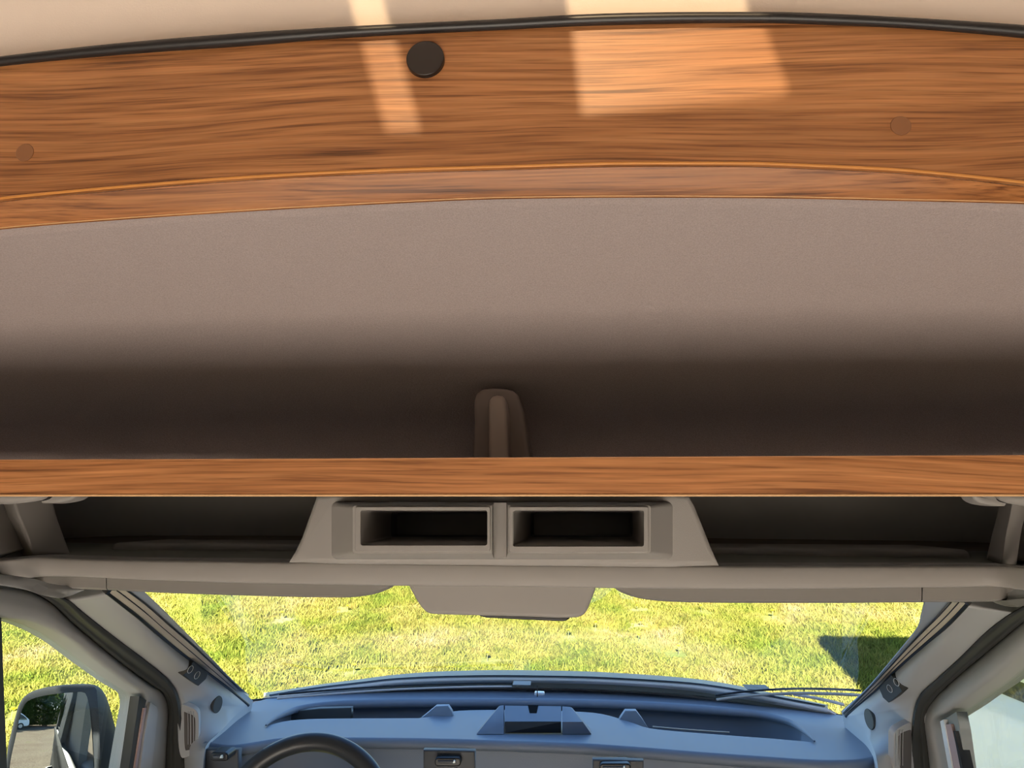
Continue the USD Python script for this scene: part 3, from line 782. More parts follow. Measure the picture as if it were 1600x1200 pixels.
# ------------------------------------------------------------------ windscreen
BASE_L = [(386, 1094), (420, 1091), (450, 1089), (525, 1085), (600, 1080), (700, 1077), (800, 1076), (900, 1078), (1000, 1082), (1050, 1086), (1150, 1097), (1275, 1111), (1322, 1118)]
wb = curve([dash_pt(x, y) for x, y in BASE_L], 50)
wtop = np.array([E(-0.64 + 1.32 * q, 1.24 - 0.25 * (2 * q - 1) ** 2 * 0.3, -0.075) for q in np.linspace(0, 1, 50)])
ws = thing('window_1', E(0, 1.9, -0.5), kind='structure')
part(ws, 'pane', loft([wb, wb * 0.67 + wtop * 0.33 + [0, 0.02, 0.01], wb * 0.33 + wtop * 0.67 + [0, 0.02, 0.01], wtop], None, 5), M_PANE, True)
part(ws, 'seal', tube(wb + [0, -0.004, -0.001], 0.003, 8), M_BLACK, True)

# ------------------------------------------------------------------ cab doors
for s, nm in ((-1, 'door_1'), (1, 'door_2')):
    dr = thing(nm, E(s * 0.85, 1.2, -1.2), kind='structure')
    so_, op = SEAL_OUT[s], OPEN[s]
    a = curve([side_pt(x, y, s, 0.0) for x, y in so_], 60)
    b = curve([side_pt(x, y, s, 0.0) for x, y in op], 60)
    # pair along the frame by control points
    n_ = len(so_)
    tq = np.linspace(0, n_ - 1, 80)
    a = PchipInterpolator(np.arange(n_), np.array([side_pt(x, y, s, -0.004) for x, y in so_]))(tq)
    b = PchipInterpolator(np.arange(n_), np.array([side_pt(x, y, s, -0.004) for x, y in op]))(tq)
    back_to = lambda q, k=0.10: np.vstack([np.array([[q[0, 0], y_, q[0, 2] + min(k * (q[0, 1] - y_), 0.05)] for y_ in np.linspace(0.45, q[0, 1], 10)[:-1]]), q])   # the frame runs on towards the rear of the door
    a, b = back_to(a), back_to(b)
    bul = np.array([-s * 0.012, -0.006, 0])
    part(dr, 'frame', loft([a, a * 0.8 + b * 0.2 + bul * 0.8, a * 0.5 + b * 0.5 + bul, a * 0.2 + b * 0.8 + bul * 0.8, b], (s * 0.045, 0, 0), 3), M_DOOR, True)
    c = PchipInterpolator(np.arange(n_), np.array([side_pt(x, y, s, 0.035) for x, y in SEAL_IN[s]]))(tq)
    a2 = PchipInterpolator(np.arange(n_), np.array([side_pt(x, y, s, 0.005) for x, y in so_]))(tq)
    c, a2 = back_to(c, 0.28), back_to(a2)
    bul = np.array([-s * 0.010, -0.012, 0])
    part(dr, 'seal', loft([a2, a2 * 0.8 + c * 0.2 + bul * 0.8, a2 * 0.6 + c * 0.4 + bul * 0.45, a2 * 0.45 + c * 0.55 + bul * 0.6, a2 * 0.2 + c * 0.8 + bul * 0.9, c + [-s * 0.004, -0.001, 0]], (s * 0.02, 0.02, 0), 3), M_SEAL, True, label='dark door seal')
    if s < 0:
        pn = [(-600, 962), (-80, 950), (20, 955), (120, 1000), (225, 1082), (228, 1100), (205, 1225), (-80, 1300), (-600, 1600)]
        bars = [('run_channel', [(218, 1088), (229, 1094), (225, 1110), (206, 1225), (198, 1225)], 0.004, M_SEAL), ('channel_lip', [(225.5, 1106), (229, 1106), (211, 1225), (207, 1225)], 0.008, M_PINK),
                ('cover_strip', [(235, 1097), (245, 1104), (247, 1112), (241, 1170), (234, 1225), (216, 1225), (226, 1150)], 0.010, M_PILLAR),
                ('rear_channel', [(-60, 955), (2.5, 965), (6.5, 1080), (12.5, 1225), (-60, 1225)], 0.004, M_SEAL)]
    else:
        pn = [(2300, 950), (1700, 945), (1600, 1012), (1500, 1094), (1466, 1122), (1466, 1160), (1478, 1225), (1700, 1300), (2300, 1600)]
        bars = [('run_channel', [(1470, 1127), (1494, 1112), (1500, 1140), (1512, 1225), (1486, 1225)], 0.001, plain('dirty_channel', (0.26, 0.26, 0.24), 0.6)),
                ('channel_lip', [(1468.5, 1127), (1474, 1124), (1477, 1140), (1492, 1225), (1486, 1225)], 0.009, plain('white_lip', (0.75, 0.75, 0.73), 0.4)),
                ('channel_lip', [(1477, 1132), (1485, 1131), (1489, 1145), (1508, 1225), (1495, 1225), (1482, 1160)], 0.007, M_PINK),
                ('channel_lip', [(1489, 1142), (1492, 1142), (1510, 1225), (1505, 1225)], 0.008, M_BLACK)]
    pts = np.array([side_pt(x, y, s, -0.028) for x, y in curve(pn + pn[:1], 60)[:-1]])
    dirv = np.array([-0.22 * -s * -1, 0, 1.0]); dirv /= np.linalg.norm(dirv)
    q2 = np.stack([pts[:, 1], pts[:, 2]], 1)
    xof = lambda q: s * (0.713 + 0.028 - 0.22 * (q[:, 1] - EYE[2]))
    part(dr, 'pane', prism(q2, lambda q, t: np.stack([xof(q) + s * t, q[:, 0], q[:, 1]], 1), 0, 0.004), M_PANE, False)
    for bn, bp, ins, bm in bars:
        pts = np.array([side_pt(x, y, s, ins) for x, y in bp])
        q2 = np.stack([pts[:, 1], pts[:, 2]], 1)
        xo2 = lambda q: s * (0.713 - ins - 0.22 * (q[:, 1] - EYE[2]))
        part(dr, bn, prism(q2, lambda q, t: np.stack([xo2(q) + s * t, q[:, 0], q[:, 1]], 1), 0.0008, 0.02), bm, 40)
    part(dr, 'door_panel', rbox((s * 0.83, 0.55, 0.50), (s * 0.90, 1.75, 1.20), 0.02), M_DOOR)

# ------------------------------------------------------------------ dashboard
dash = thing('dashboard', E(0, 1.6, -0.75), 'dark blue-grey dashboard under the windscreen with a long open storage recess', 'dashboard')
LIP = [(322, 1159), (334, 1162), (360, 1165), (385, 1162), (440, 1154), (545, 1153), (700, 1155), (800, 1158), (900, 1161.5), (1000, 1168), (1100, 1176), (1200, 1183), (1280, 1188), (1325, 1188), (1368, 1181)]
BACK = [(1352, 1148), (1338, 1133), (1322, 1119)] + BASE_L[::-1][1:-1] + [(388, 1100), (372, 1115), (350, 1137), (330, 1153)]
lipc = curve([dash_pt(x, y) for x, y in LIP], 90)
backc = np.array([dash_pt(x, y) for x, y in BACK])
outline = np.vstack([lipc, backc])[:, :2]
DZ = lambda q: EYE[2] - 0.50 - 0.09 * (q[:, 1] - 1.6)
plift = lambda up_: (lambda q, t: np.stack([q[:, 0], q[:, 1], DZ(q) + up_ - t], 1))
slabm = mani(prism(outline, plift(0.0), 0.0, 0.075))
REC_B = [(1275, 1160), (1262, 1148), (1240, 1132), (1215, 1124), (1185, 1118), (1150, 1115), (1000, 1104.5), (900, 1101), (800, 1100), (700, 1100), (600, 1101), (530, 1103), (490, 1106), (455, 1112), (432, 1122), (413, 1135)]
REC_F = [(430, 1130.5), (455, 1125.5), (500, 1123), (560, 1122.5), (655, 1122), (672, 1119.5), (695, 1113.5), (725, 1110), (770, 1109.3), (850, 1110), (920, 1113), (940, 1115.5), (965, 1122), (990, 1130), (1010, 1137), (1040, 1141), (1100, 1146), (1200, 1153.5)]
rec = np.array([dash_pt(x, y) for x, y in curve(REC_B, 60)] + [dash_pt(x, y) for x, y in curve(REC_F, 60)])[:, :2]
slabm -= mani(prism(rec, plift(0.02), 0.0, 0.085))
part(dash, 'top_pad', slabm, M_DASH, 30)
part(dash, 'lip', tube(lipc + [0, 0.002, -0.011], 0.012, 14), M_DASH, True)
rimc = curve([dash_pt(x, y, 0.004) for x, y in REC_B], 70)
rr = np.interp(np.linspace(0, 1, 70), [0, 0.12, 0.25, 0.8, 0.92, 1], [0.002, 0.008, 0.013, 0.013, 0.008, 0.002])
part(dash, 'recess_rim', tube(rimc + [0, 0.010, 0.0], rr, 12), M_DASH, True, label='rounded rear rim of the recess')
part(dash, 'recess_floor', prism(rec, plift(-0.060), 0.0, 0.01), M_BLACK, False)
for fin in ([(655, 1124), (662, 1119), (681, 1103.5), (700, 1103), (706, 1112), (708, 1124)], [(966, 1128), (969, 1122), (977, 1110.5), (994, 1110.5), (1004, 1124), (1015, 1142)]):
    cy_ = np.array([dash_pt(x, max(y, 1112), 0.0) for x, y in fin])[:, 1].mean()
    part(dash, 'divider', px_prism(fin, cy_ - 0.015, 0.02, 0.002), plain('divider', (0.24, 0.29, 0.36), 0.5), 40, label='pale upright divider in the recess')
part(dash, 'recess_box', px_prism([(440, 1122), (452, 1112), (500, 1107), (549, 1106), (549, 1124), (440, 1126)], dash_pt(500, 1112)[1] - 0.01, 0.02, 0.002), plain('recess_box', (0.06, 0.065, 0.065), 0.5), 40)
ledge = curve([dash_pt(x, y, -0.012) for x, y in ((1020, 1135.5), (1060, 1139), (1140, 1144.5))], 10)
part(dash, 'paper_edge', tube(ledge, 0.002, 6), plain('paper_edge', (0.45, 0.40, 0.33), 0.7), True, label='pale strip lying in the right recess')
# front below the lip
low = lipc + np.array([0, 0.030, -0.030])
part(dash, 'lower_front', loft([low + [0, 0, 0.02], low + [0, 0.0, -0.03], low + [0, 0.02, -0.12], low + [0, 0.10, -0.35]], (0, 0.03, 0), 4), M_DASHLOW, True)
for (x0, y0, x1, y1, Yv) in ((679, 1184, 720, 1198, 1.535), (937, 1193, 986, 1209, 1.55), (328, 1176, 356, 1190, 1.55)):
    o = curve(rect_px(x0, y0, x1, y1, 5.5, 5) + rect_px(x0, y0, x1, y1, 5.5, 5)[:1], 50)[:-1]
    vtp = part(dash, 'air_vent', px_prism(list(map(tuple, o)), Yv - 0.012, 0.04, 0.003), M_BLACK, 40, label='black air vent with a pale thumb tab')
    part(vtp, 'slat', px_prism([(x0 + 5, y0 + 5), (x1 - 8, y0 + 5), (x1 - 8, y0 + 9.5), (x0 + 5, y0 + 9.5)], Yv - 0.015, 0.006, 0.001), M_DASHLOW, 40)
    part(vtp, 'thumb_tab', px_prism([(x1 - 13, y0 + 9), (x1 - 11.5, y0 + 4.5), (x1 - 9.5, y0 + 4.5), (x1 - 8.5, y0 + 9)], Yv - 0.019, 0.006, 0.001), M_GREEN, 40)
part(dash, 'switch_panel', px_prism([(661, 1172), (742, 1174), (742, 1240), (661, 1240)], 1.540, 0.02, 0.004), M_DASHLOW, 40)
part(dash, 'switch_panel', px_prism([(926, 1187), (1006, 1189), (1006, 1240), (926, 1240)], 1.552, 0.02, 0.004), M_DASHLOW, 40)
part(dash, 'side_panel', px_prism([(321, 1171), (372, 1172), (372, 1240), (316, 1240)], 1.575, 0.02, 0.004), M_DASHLOW, 40)

# device dock in the middle of the dashboard
Yd0 = dash_pt(833, 1147)[1]
dock = thing('device_dock', dash_pt(833, 1147), 'blue-grey wedge-shaped device dock in the middle of the dashboard', 'device dock')
def dock_sec(x_front, x_top, y_top=1103.0):
    """One cross section of the wedge: foot, crease, top edge, back foot."""
    a_ = dash_pt(x_front, 1147, 0.001)
    b_ = atY(x_front + (x_top - x_front) * 0.45, 1128, Yd0 + 0.006)
    c_ = atY(x_top, y_top, Yd0 + 0.085)
    d_ = c_ + np.array([0, 0.012, -0.03])
    return a_, b_, c_, d_


def dock_piece(name, xs, mat_):
    secs = []
    for xf, xt, y_ in xs:
        a_, b_, c_, d_ = dock_sec(xf, xt, y_)
        secs.append([a_ + [0, 0.05, -0.003], a_, a_ * 0.5 + b_ * 0.5, b_, b_ * 0.75 + c_ * 0.25, c_ * 0.9 + b_ * 0.1, c_, d_])
    v = np.array(secs)
    g = grid_mesh(v)
    n0 = v.shape[1]
    t_ = trimesh.convex.convex_hull(v.reshape(-1, 3))
    return part(dock, name, t_, mat_, 25)


dock_piece('wing', [(744.5, 779, 1104), (752, 781, 1102.6), (787, 787, 1102)], M_DASH)
dock_piece('wing', [(878.5, 878.5, 1103.6), (916, 891, 1104.5), (924, 894, 1106)], M_DASH)
l0, l1 = dock_sec(788.8, 788.8, 1103), dock_sec(876.8, 876.8, 1104)
lid = np.array([[p_ + [0, 0.010 if i_ in (0,) else 0.003, 0] for i_, p_ in enumerate(l0)], [p_ + [0, 0.010 if i_ in (0,) else 0.003, 0] for i_, p_ in enumerate(l1)]])
part(dock, 'lid', trimesh.convex.convex_hull(np.vstack([lid[:, 1], lid[:, 2], lid[:, 3]])), M_DASH, 25)
part(dock, 'dark_front', trimesh.convex.convex_hull(np.vstack([lid[:, 0], lid[:, 1] - [0, 0, 0.001], lid[:, 0] + [0, 0.02, 0], lid[:, 1] + [0, 0.02, -0.004]])), M_BLACK, 25, label='dark recessed front under the lid')
lid_at = lambda fx, t: (lid[0][1] + (lid[0][2] - lid[0][1]) * 0) * 0 + (lid[0][1] * (1 - fx) + lid[1][1] * fx) * 0 + ((lid[0][1] * (1 - t) + lid[0][2] * t) * (1 - fx) + (lid[1][1] * (1 - t) + lid[1][2] * t) * fx)
part(dock, 'latch_notch', grid_mesh(np.array([[lid_at(0.41, 1.02), lid_at(0.595, 1.02)], [lid_at(0.44, 0.5), lid_at(0.565, 0.5)]]) + [0, 0.002, -0.004], (0, -0.001, 0.0052)), M_MATTE, False, label='black notch in the lid')

# ------------------------------------------------------------------ steering wheel
R_, r_ = 0.158, 0.0165
tilt = math.radians(25)
wc = np.array([atY(475, 1200, 1.35)[0], 1.345, EYE[2] - 0.573])
e1, e2 = np.array([1.0, 0, 0]), np.array([0, math.sin(tilt), math.cos(tilt)])
nw = np.array([0, -math.cos(tilt), math.sin(tilt)])
a = np.linspace(0, 2 * np.pi, 97)
ringp = wc + R_ * (np.cos(a)[:, None] * e1 + np.sin(a)[:, None] * e2)
sw = thing('steering_wheel', wc - [0, 0, 0.17], 'black leather steering wheel whose top shows at the bottom edge', 'steering wheel')
part(sw, 'rim', trimesh.Trimesh(*(lambda v, f: (v, f))(*(lambda U_, V_: ((wc + (R_ + r_ * np.cos(V_))[..., None] * (np.cos(U_)[..., None] * e1 + np.sin(U_)[..., None] * e2) + (r_ * np.sin(V_))[..., None] * nw).reshape(-1, 3),
     np.array([[(i * 20 + j), ((i + 1) % 96) * 20 + j, ((i + 1) % 96) * 20 + (j + 1) % 20] for i in range(96) for j in range(20)] + [[(i * 20 + j), ((i + 1) % 96) * 20 + (j + 1) % 20, i * 20 + (j + 1) % 20] for i in range(96) for j in range(20)])))(*np.meshgrid(np.linspace(0, 2 * np.pi, 96, endpoint=False), np.linspace(0, 2 * np.pi, 20, endpoint=False), indexing='ij'))), process=False), M_WHEEL, True)
hub = rbox((-0.062, -0.02, -0.05), (0.062, 0.03, 0.05), 0.018)
Rm = np.eye(4); Rm[:3, 0], Rm[:3, 1], Rm[:3, 2], Rm[:3, 3] = e1, -nw, e2, wc
hub.apply_transform(Rm)
part(sw, 'hub', hub, M_BLACK)
for ang in (0.1, math.pi - 0.1, -math.pi / 2):
    d_ = math.cos(ang) * e1 + math.sin(ang) * e2
    part(sw, 'spoke', tube(curve([wc + d_ * 0.04 - nw * 0.006, wc + d_ * 0.10, wc + d_ * (R_ - 0.004)], 8), 0.016, 12, (nw, 0.5)), M_BLACK, True)
col = tube([wc - nw * 0.02, wc - nw * 0.06, wc - nw * 0.13], 0.04, 18)
part(sw, 'column', col, M_BLACK, 40)
# instrument cowl behind the wheel
part(dash, 'instrument_hood', loft([curve([dash_pt(x, y, -0.03) + [0, 0.02, 0] for x, y in ((380, 1165), (475, 1156), (560, 1158), (640, 1162))], 20), curve([dash_pt(x, y, -0.05) + [0, 0.05, 0] for x, y in ((380, 1165), (475, 1156), (560, 1158), (640, 1162))], 20)], (0, 0.02, -0.02)), M_BLACK, 40)

# ------------------------------------------------------------------ the van's outside: cowl, bonnet, wipers, body
van = thing('van_body', (0, 0, 0.35), 'dark grey camper van body, its cowl and bonnet edge seen through the windscreen', 'van')
cw0 = wb + np.array([0, 0.012, -0.012])
BON = [(420, 1086), (450, 1081), (500, 1073.5), (560, 1066.5), (620, 1060), (700, 1056.5), (800, 1055.5), (900, 1057), (1000, 1061.5), (1080, 1067), (1140, 1075), (1200, 1086), (1290, 1103)]
CRE = [(415, 1083), (450, 1078), (500, 1070), (560, 1062), (620, 1054), (700, 1048.5), (800, 1047), (900, 1048.5), (1000, 1053.5), (1080, 1060), (1140, 1069), (1200, 1082), (1290, 1102)]
arc = lambda xx: 1.0 - 0.10 * ((xx - 830) / 450.0) ** 2
cw1 = curve([atY(x, y, 2.42 * arc(x)) for x, y in BON], 50)
part(van, 'cowl', loft([cw0, cw0 * 0.5 + cw1 * 0.5 + [0, 0, 0.0], cw1 + [0, -0.01, -0.004]], (0, 0, -0.01), 4), M_COWL, True, label='pale dusty plastic cowl under the windscreen, sunlight put into its colour')
cr = curve([atY(x, y, 2.62 * arc(x)) for x, y in CRE], 50)
part(van, 'bonnet', loft([cw1 + [0, 0.012, -0.02], cw1 + [0, 0.012, -0.002], cw1 * 0.5 + cr * 0.5 + [0, 0, 0.002], cr, cr + [0, 0.2, -0.085], cr + [0, 0.35, -0.22], cr + [0, 0.42, -0.6]], (0, 0.0, -0.02), 4), plain('bonnet_paint', (0.33, 0.32, 0.27), 0.45), True)
part(van, 'bonnet_seal', tube(cw1 + [0, 0.004, -0.002], 0.0025, 8), M_BLACK, True)
nosep = curve([(0.02, 2.60), (0.35, 2.60), (0.75, 2.50), (1.08, 2.27), (1.28, 1.98), (1.36, 1.75)], 26)
UX = np.sin(np.linspace(-math.pi / 2, math.pi / 2, 33))
part(van, 'high_roof', grid_mesh(np.array([[(0.95 * u, y_, z_ - (z_ - 1.72) * abs(u) ** 7) for u in UX] for y_, z_ in nosep]), (0, 0.012, 0.012)), plain('roof_shell', (0.6, 0.6, 0.6), 0.4), True, label='pale moulded high roof over the cab')
for s in (-1, 1):
    lowp = np.array([(-1.8, 0.35), (2.75, 0.35), (2.95, 0.6), (2.9, 0.92), (2.55, 1.05), (1.95, 1.14), (1.72, 1.20), (-1.8, 1.22)])
    part(van, 'side_panel', prism(lowp, lambda q, t: np.stack([s * (0.985 - t - 0.10 * np.maximum(q[:, 1] - 1.0, 0)), q[:, 0], q[:, 1]], 1), 0.012, 0.04), M_PAINT, 40)
    upp = np.array([(-1.8, 1.22), (0.42, 1.22), (0.50, 1.72), (0.52, 1.95), (-1.8, 1.95)])
    w_ = mani(prism(upp, lambda q, t: np.stack([s * (0.962 - t - 0.10 * (q[:, 1] - 1.22)), q[:, 0], q[:, 1]], 1), 0.006, 0.03))
    w_ -= mani(box((s * 0.8, -1.35, 0.98), (s * 1.1, -0.25, 1.52)))
    part(van, 'upper_panel', w_, M_PAINT, 40)
    hpart = part(van, 'door_handle', tube(curve([(s * 0.99, 0.30, 1.06), (s * 1.02, 0.33, 1.06), (s * 1.022, 0.46, 1.06), (s * 0.99, 0.49, 1.06)], 14), 0.011, 10), M_PAINT, True)
    part(van, 'side_window', box((s * 0.945, -1.37, 1.22), (s * 0.95, -0.22, 1.54)), M_PANE, False)
    part(van, 'belt_strip', rbox((s * 0.962, -1.8, 1.20), (s * 0.982, 1.72, 1.235), 0.006), M_MATTE)

# wipers
wr = thing('wiper', atY(1200, 1078, 2.1), 'windscreen wiper lying across the lower right of the windscreen', 'wiper')
bl = curve([atY(1118, 1086.5, 2.20), atY(1160, 1081, 2.18), atY(1205, 1077.5, 2.14), atY(1260, 1076, 2.08), atY(1345, 1079, 2.0)], 30)
part(wr, 'blade', tube(bl, 0.0028, 8), M_BLACK, True)
part(wr, 'arm', tube(bl + [0, -0.01, -0.0095], 0.0038, 8), plain('wiper_arm', (0.40, 0.36, 0.32), 0.4), True, label='pale dusty wiper arm')
part(wr, 'linkage', rbox(atY(1168, 1078, 2.19), atY(1196, 1070, 2.25), 0.006), M_BLACK)
part(wr, 'arm', tube(curve([atY(1240, 1085, 2.12), atY(1290, 1094, 2.06), atY(1318, 1101, 2.02)], 8), 0.004, 8), M_COWL, True)
wl = thing('wiper', atY(640, 1072, 2.25), 'windscreen wiper lying low across the left of the cowl', 'wiper')
bl = curve([atY(436, 1085, 2.06), atY(540, 1076.5, 2.18), atY(640, 1070.5, 2.26), atY(800, 1067, 2.31)], 30)
part(wl, 'blade', tube(bl, 0.0028, 8), M_BLACK, True)
part(wl, 'arm', tube(bl + [0, -0.01, -0.0085], 0.0030, 8), plain('wiper_arm_left', (0.55, 0.48, 0.44), 0.4), True, label='pale dusty wiper arm')
part(wl, 'pivot', rbox(atY(801, 1071, 2.28), atY(830, 1064, 2.33), 0.006), plain('pivot', (0.25, 0.24, 0.23), 0.6))
sb_ = thing('rain_sensor', atY(843, 1085, 2.0), 'tiny clear plastic block at the windscreen base behind the device dock', 'sensor')
part(sb_, 'block', rbox(atY(835, 1087, 1.98), atY(851, 1079.5, 2.0), 0.003), plain('clear_block', (0.62, 0.66, 0.72), 0.15))
part(sb_, 'pin', tube([atY(839.5, 1089, 1.975), atY(839.5, 1071, 1.975)], 0.001, 6), M_BLACK)

# ------------------------------------------------------------------ door mirrors
MH = [(10, 1215), (12, 1175), (18, 1145), (25, 1118), (30, 1101), (38, 1089), (48, 1081.5), (62, 1077), (80, 1073.5), (100, 1071.5), (125, 1070), (142, 1070), (150, 1073), (152, 1085), (155, 1130), (157, 1180), (158, 1240), (150, 1262), (30, 1268), (14, 1255)]
MB = [(14, 1215), (16, 1175), (22, 1145), (29, 1118), (35, 1101), (44, 1089), (56, 1081.5), (72, 1077), (90, 1073.5), (110, 1071.5), (136, 1070.5), (152, 1072.5), (161, 1080), (168, 1094), (177, 1125), (185, 1160), (188, 1225), (182, 1262), (50, 1272), (20, 1255)]
MG = [(14, 1215), (17, 1190), (25, 1152), (33, 1114), (42, 1096.5), (58, 1089.5), (94, 1083.5), (130, 1081), (135.5, 1087), (143.5, 1137), (147, 1200), (148, 1240), (140, 1254), (34, 1258), (18, 1248)]


def mirror(s, label, flip=None):
    if flip is None:
        conv = lambda x, y, Y: atY(x, y, Y)
    else:
        conv = lambda x, y, Y: (lambda p: np.array([flip - p[0], p[1] + 0.0, p[2]]))(atY(x, y, Y))
    ref = conv(84, 1165, 1.55)
    d_ = ref - EYE; d_ /= np.linalg.norm(d_)
    r_ = np.array([-s * 0.02, -1.0, -0.115]); r_ /= np.linalg.norm(r_)
    n = r_ - d_; n /= np.linalg.norm(n)
    u = np.cross([0, 0, 1.0], n); u /= np.linalg.norm(u)
    w = np.cross(n, u)

    def on(pts, back):
        out = []
        for x, y in pts:
            e = conv(x, y, 1.55)
            if flip is None:
                o_, q = EYE, e - EYE
                t_ = (n @ (ref - n * back - o_)) / (n @ q)
                out.append(o_ + q * t_)
            else:
                out.append(e)
        return np.array(out)
    mt = thing('door_mirror', ref - [0, 0, 0.2], label, 'door mirror')
    rim = curve(np.vstack([MH, MH[:1]]), 72)[:-1]; bod = curve(np.vstack([MB, MB[:1]]), 72)[:-1]; gl = curve(np.vstack([MG, MG[:1]]), 72)[:-1]
    if flip is None:
        to3 = lambda pts, back: on(pts, back)
    else:
        nl = np.array([-n[0], n[1], n[2]])
        ref0 = np.array([flip - ref[0], ref[1], ref[2]])
        def to3(pts, back):
            out = []
            for x, y in pts:
                q = atY(x, y, 1.55) - EYE
                t_ = (NL @ (REF0 - NL * back - EYE)) / (NL @ q)
                p = EYE + q * t_
                out.append(np.array([flip - p[0], p[1], p[2]]))
            return np.array(out)
    g3, r3, b3 = to3(gl, 0.0), to3(rim, -0.004), to3(bod, 0.07)
    gc = g3.mean(0)
    nn_ = n
    rings = [g3 + nn_ * 0.0, (g3 + r3) / 2 + nn_ * 0.004, r3 + nn_ * 0.002, r3 * 0.94 + b3 * 0.06, r3 * 0.5 + b3 * 0.5 + (r3 - r3.mean(0)) * 0.02, b3, b3.mean(0) + (b3 - b3.mean(0)) * 0.88 - nn_ * 0.035, b3.mean(0) + (b3 - b3.mean(0)) * 0.55 - nn_ * 0.06, np.repeat((b3.mean(0) - nn_ * 0.066)[None], len(b3), 0)]
    rings = [np.vstack([q, q[:1]]) for q in rings]
    part(mt, 'housing', grid_mesh(np.array(rings)), M_HOUSING, 50)
    # convex glass
    RC = 1.6
    rows = []
    for t_ in np.linspace(1.0, 0.0, 14):
        q = gc + (g3 - gc) * max(t_, 1e-4)
        rad2 = ((q - gc) ** 2).sum(1)
        q = q + nn_ * ((0.0085 - rad2 / (2 * RC)))[:, None] * 1.0 - nn_ * 0.004
        rows.append(np.vstack([q, q[:1]]))
    part(mt, 'glass', grid_mesh(np.array(rows)), M_MIRROR, True, label='mirror glass')
    arm0 = b3.mean(0) + np.array([-s * 0.02, 0, -0.13])
    part(mt, 'arm', tube(curve([arm0, arm0 + [-s * 0.06, 0.0, -0.005], arm0 + [-s * 0.14, 0.03, -0.03]], 10), 0.028, 14, ((0, 0, 1), 0.7)), M_HOUSING, True)
    return n, ref


NL, REF0 = mirror(-1, 'left door mirror in black housing, a white van and trees reflected in it')
mirror(1, 'right door mirror in black housing, cut by the right picture edge', flip=2 * 0.061 + 0.075)

# ------------------------------------------------------------------ neighbouring van, the white van behind, trees
def road_van(name, loc, rotz, label, group=None):
    """A white panel van: nose towards +y, its left side at x = 0."""
    v = thing(name, loc, label, 'van')
    x_ = stage.GetPrimAtPath(v)
    UsdGeom.Xformable(x_).AddRotateZOp().Set(rotz)
    BASE[v] = np.zeros(3)
    pr = curve([(-1.6, 0.45), (-1.66, 1.2), (-1.62, 2.7), (-1.45, 3.0), (-0.5, 3.06), (3.3, 3.05), (4.15, 2.98), (4.42, 2.68), (4.3, 2.38), (3.60, 2.10), (4.2, 1.82), (4.65, 1.50), (5.02, 1.22), (5.2, 1.12), (5.31, 0.97), (5.36, 0.7), (5.32, 0.42), (5.1, 0.32), (-1.4, 0.32), (-1.6, 0.45)], 90)[:-1]
    # the side leans in above the belt
    lean = lambda z: 0.05 * np.clip(z - 1.15, 0, None)
    def lift(q, t):
        z = q[:, 1]
        t2 = t / 2.0
        return np.stack([lean(z) * (1 - 2 * t2) + t, q[:, 0], z], 1)
    part(v, 'body', prism(pr, lift, 0.09, 2.0), M_WHITE, 40)
    onside = lambda q, t: np.stack([lean(q[:, 1]) - 0.006 + t, q[:, 0], q[:, 1]], 1)
    for wn in ([(2.45, 1.02), (4.98, 1.015), (4.90, 1.20), (4.56, 1.44), (4.05, 1.76), (2.45, 1.80)], [(0.2, 1.12), (2.25, 1.12), (2.25, 1.8), (0.2, 1.8)], [(-1.45, 1.12), (0.0, 1.12), (0.0, 1.8), (-1.45, 1.8)]):
        w_ = part(v, 'side_window', prism(np.array(wn), onside, 0.0, 0.02), M_DARKGLASS, 30)
    part(v, 'window_trim', prism(np.array([(2.40, 1.10), (4.94, 1.10), (4.93, 1.125), (2.40, 1.125)]), lambda q, t: onside(q, t) - [0.004, 0, 0], 0.0, 0.02), M_YELLOW, 30, label='pale yellow strip along the cab window')  # plain pale yellow strip laid across the window glass
    part(v, 'swage_line', tube([(-0.012, -1.4, 0.80), (-0.012, 4.6, 0.80)], 0.012, 8), M_WHITE, True)
    part(v, 'sill_strip', rbox((-0.02, -1.4, 0.42), (0.03, 4.2, 0.52), 0.012), M_BLACK)
    wsx = np.array([[(x, y_, z_) for x in np.linspace(0.18, 1.82, 5)] for y_, z_ in ((4.95, 1.29), (4.45, 1.66), (3.95, 1.96))])
    part(v, 'windscreen', grid_mesh(wsx, (0, 0.02, 0.02)), M_DARKGLASS, True)
    part(v, 'bumper', rbox((0.06, 5.13, 0.35), (1.94, 5.42, 0.62), 0.06), M_BLACK)
    for x in (0.12, 1.58):
        part(v, 'headlight', rbox((x, 5.08, 0.72), (x + 0.3, 5.35, 0.92), 0.04), plain('lamp_%d' % (x * 10), (0.6, 0.62, 0.65), 0.1), 40)
    for yy in (-0.6, 4.35):
        for x in (-0.01, 1.79):
            wl_ = trimesh.creation.cylinder(0.34, 0.22, sections=36); wl_.apply_transform(trimesh.transformations.rotation_matrix(math.pi / 2, [0, 1, 0])); wl_.apply_translation((x + 0.11, yy, 0.34))
            wp = part(v, 'wheel', wl_, M_TYRE, 40)
            hb = trimesh.creation.cylinder(0.20, 0.24, sections=24); hb.apply_transform(trimesh.transformations.rotation_matrix(math.pi / 2, [0, 1, 0])); hb.apply_translation((x + 0.11, yy, 0.34))
            part(wp, 'hub_cap', hb, M_ALLOY, 40)
    part(v, 'wing_mirror', rbox((-0.26, 3.98, 1.08), (-0.06, 4.12, 1.40), 0.05), M_HOUSING)
    part(v, 'mirror_bracket', tube([(-0.1, 4.04, 1.12), (0.08, 4.06, 1.10)], 0.03, 8), M_HOUSING)
    return v


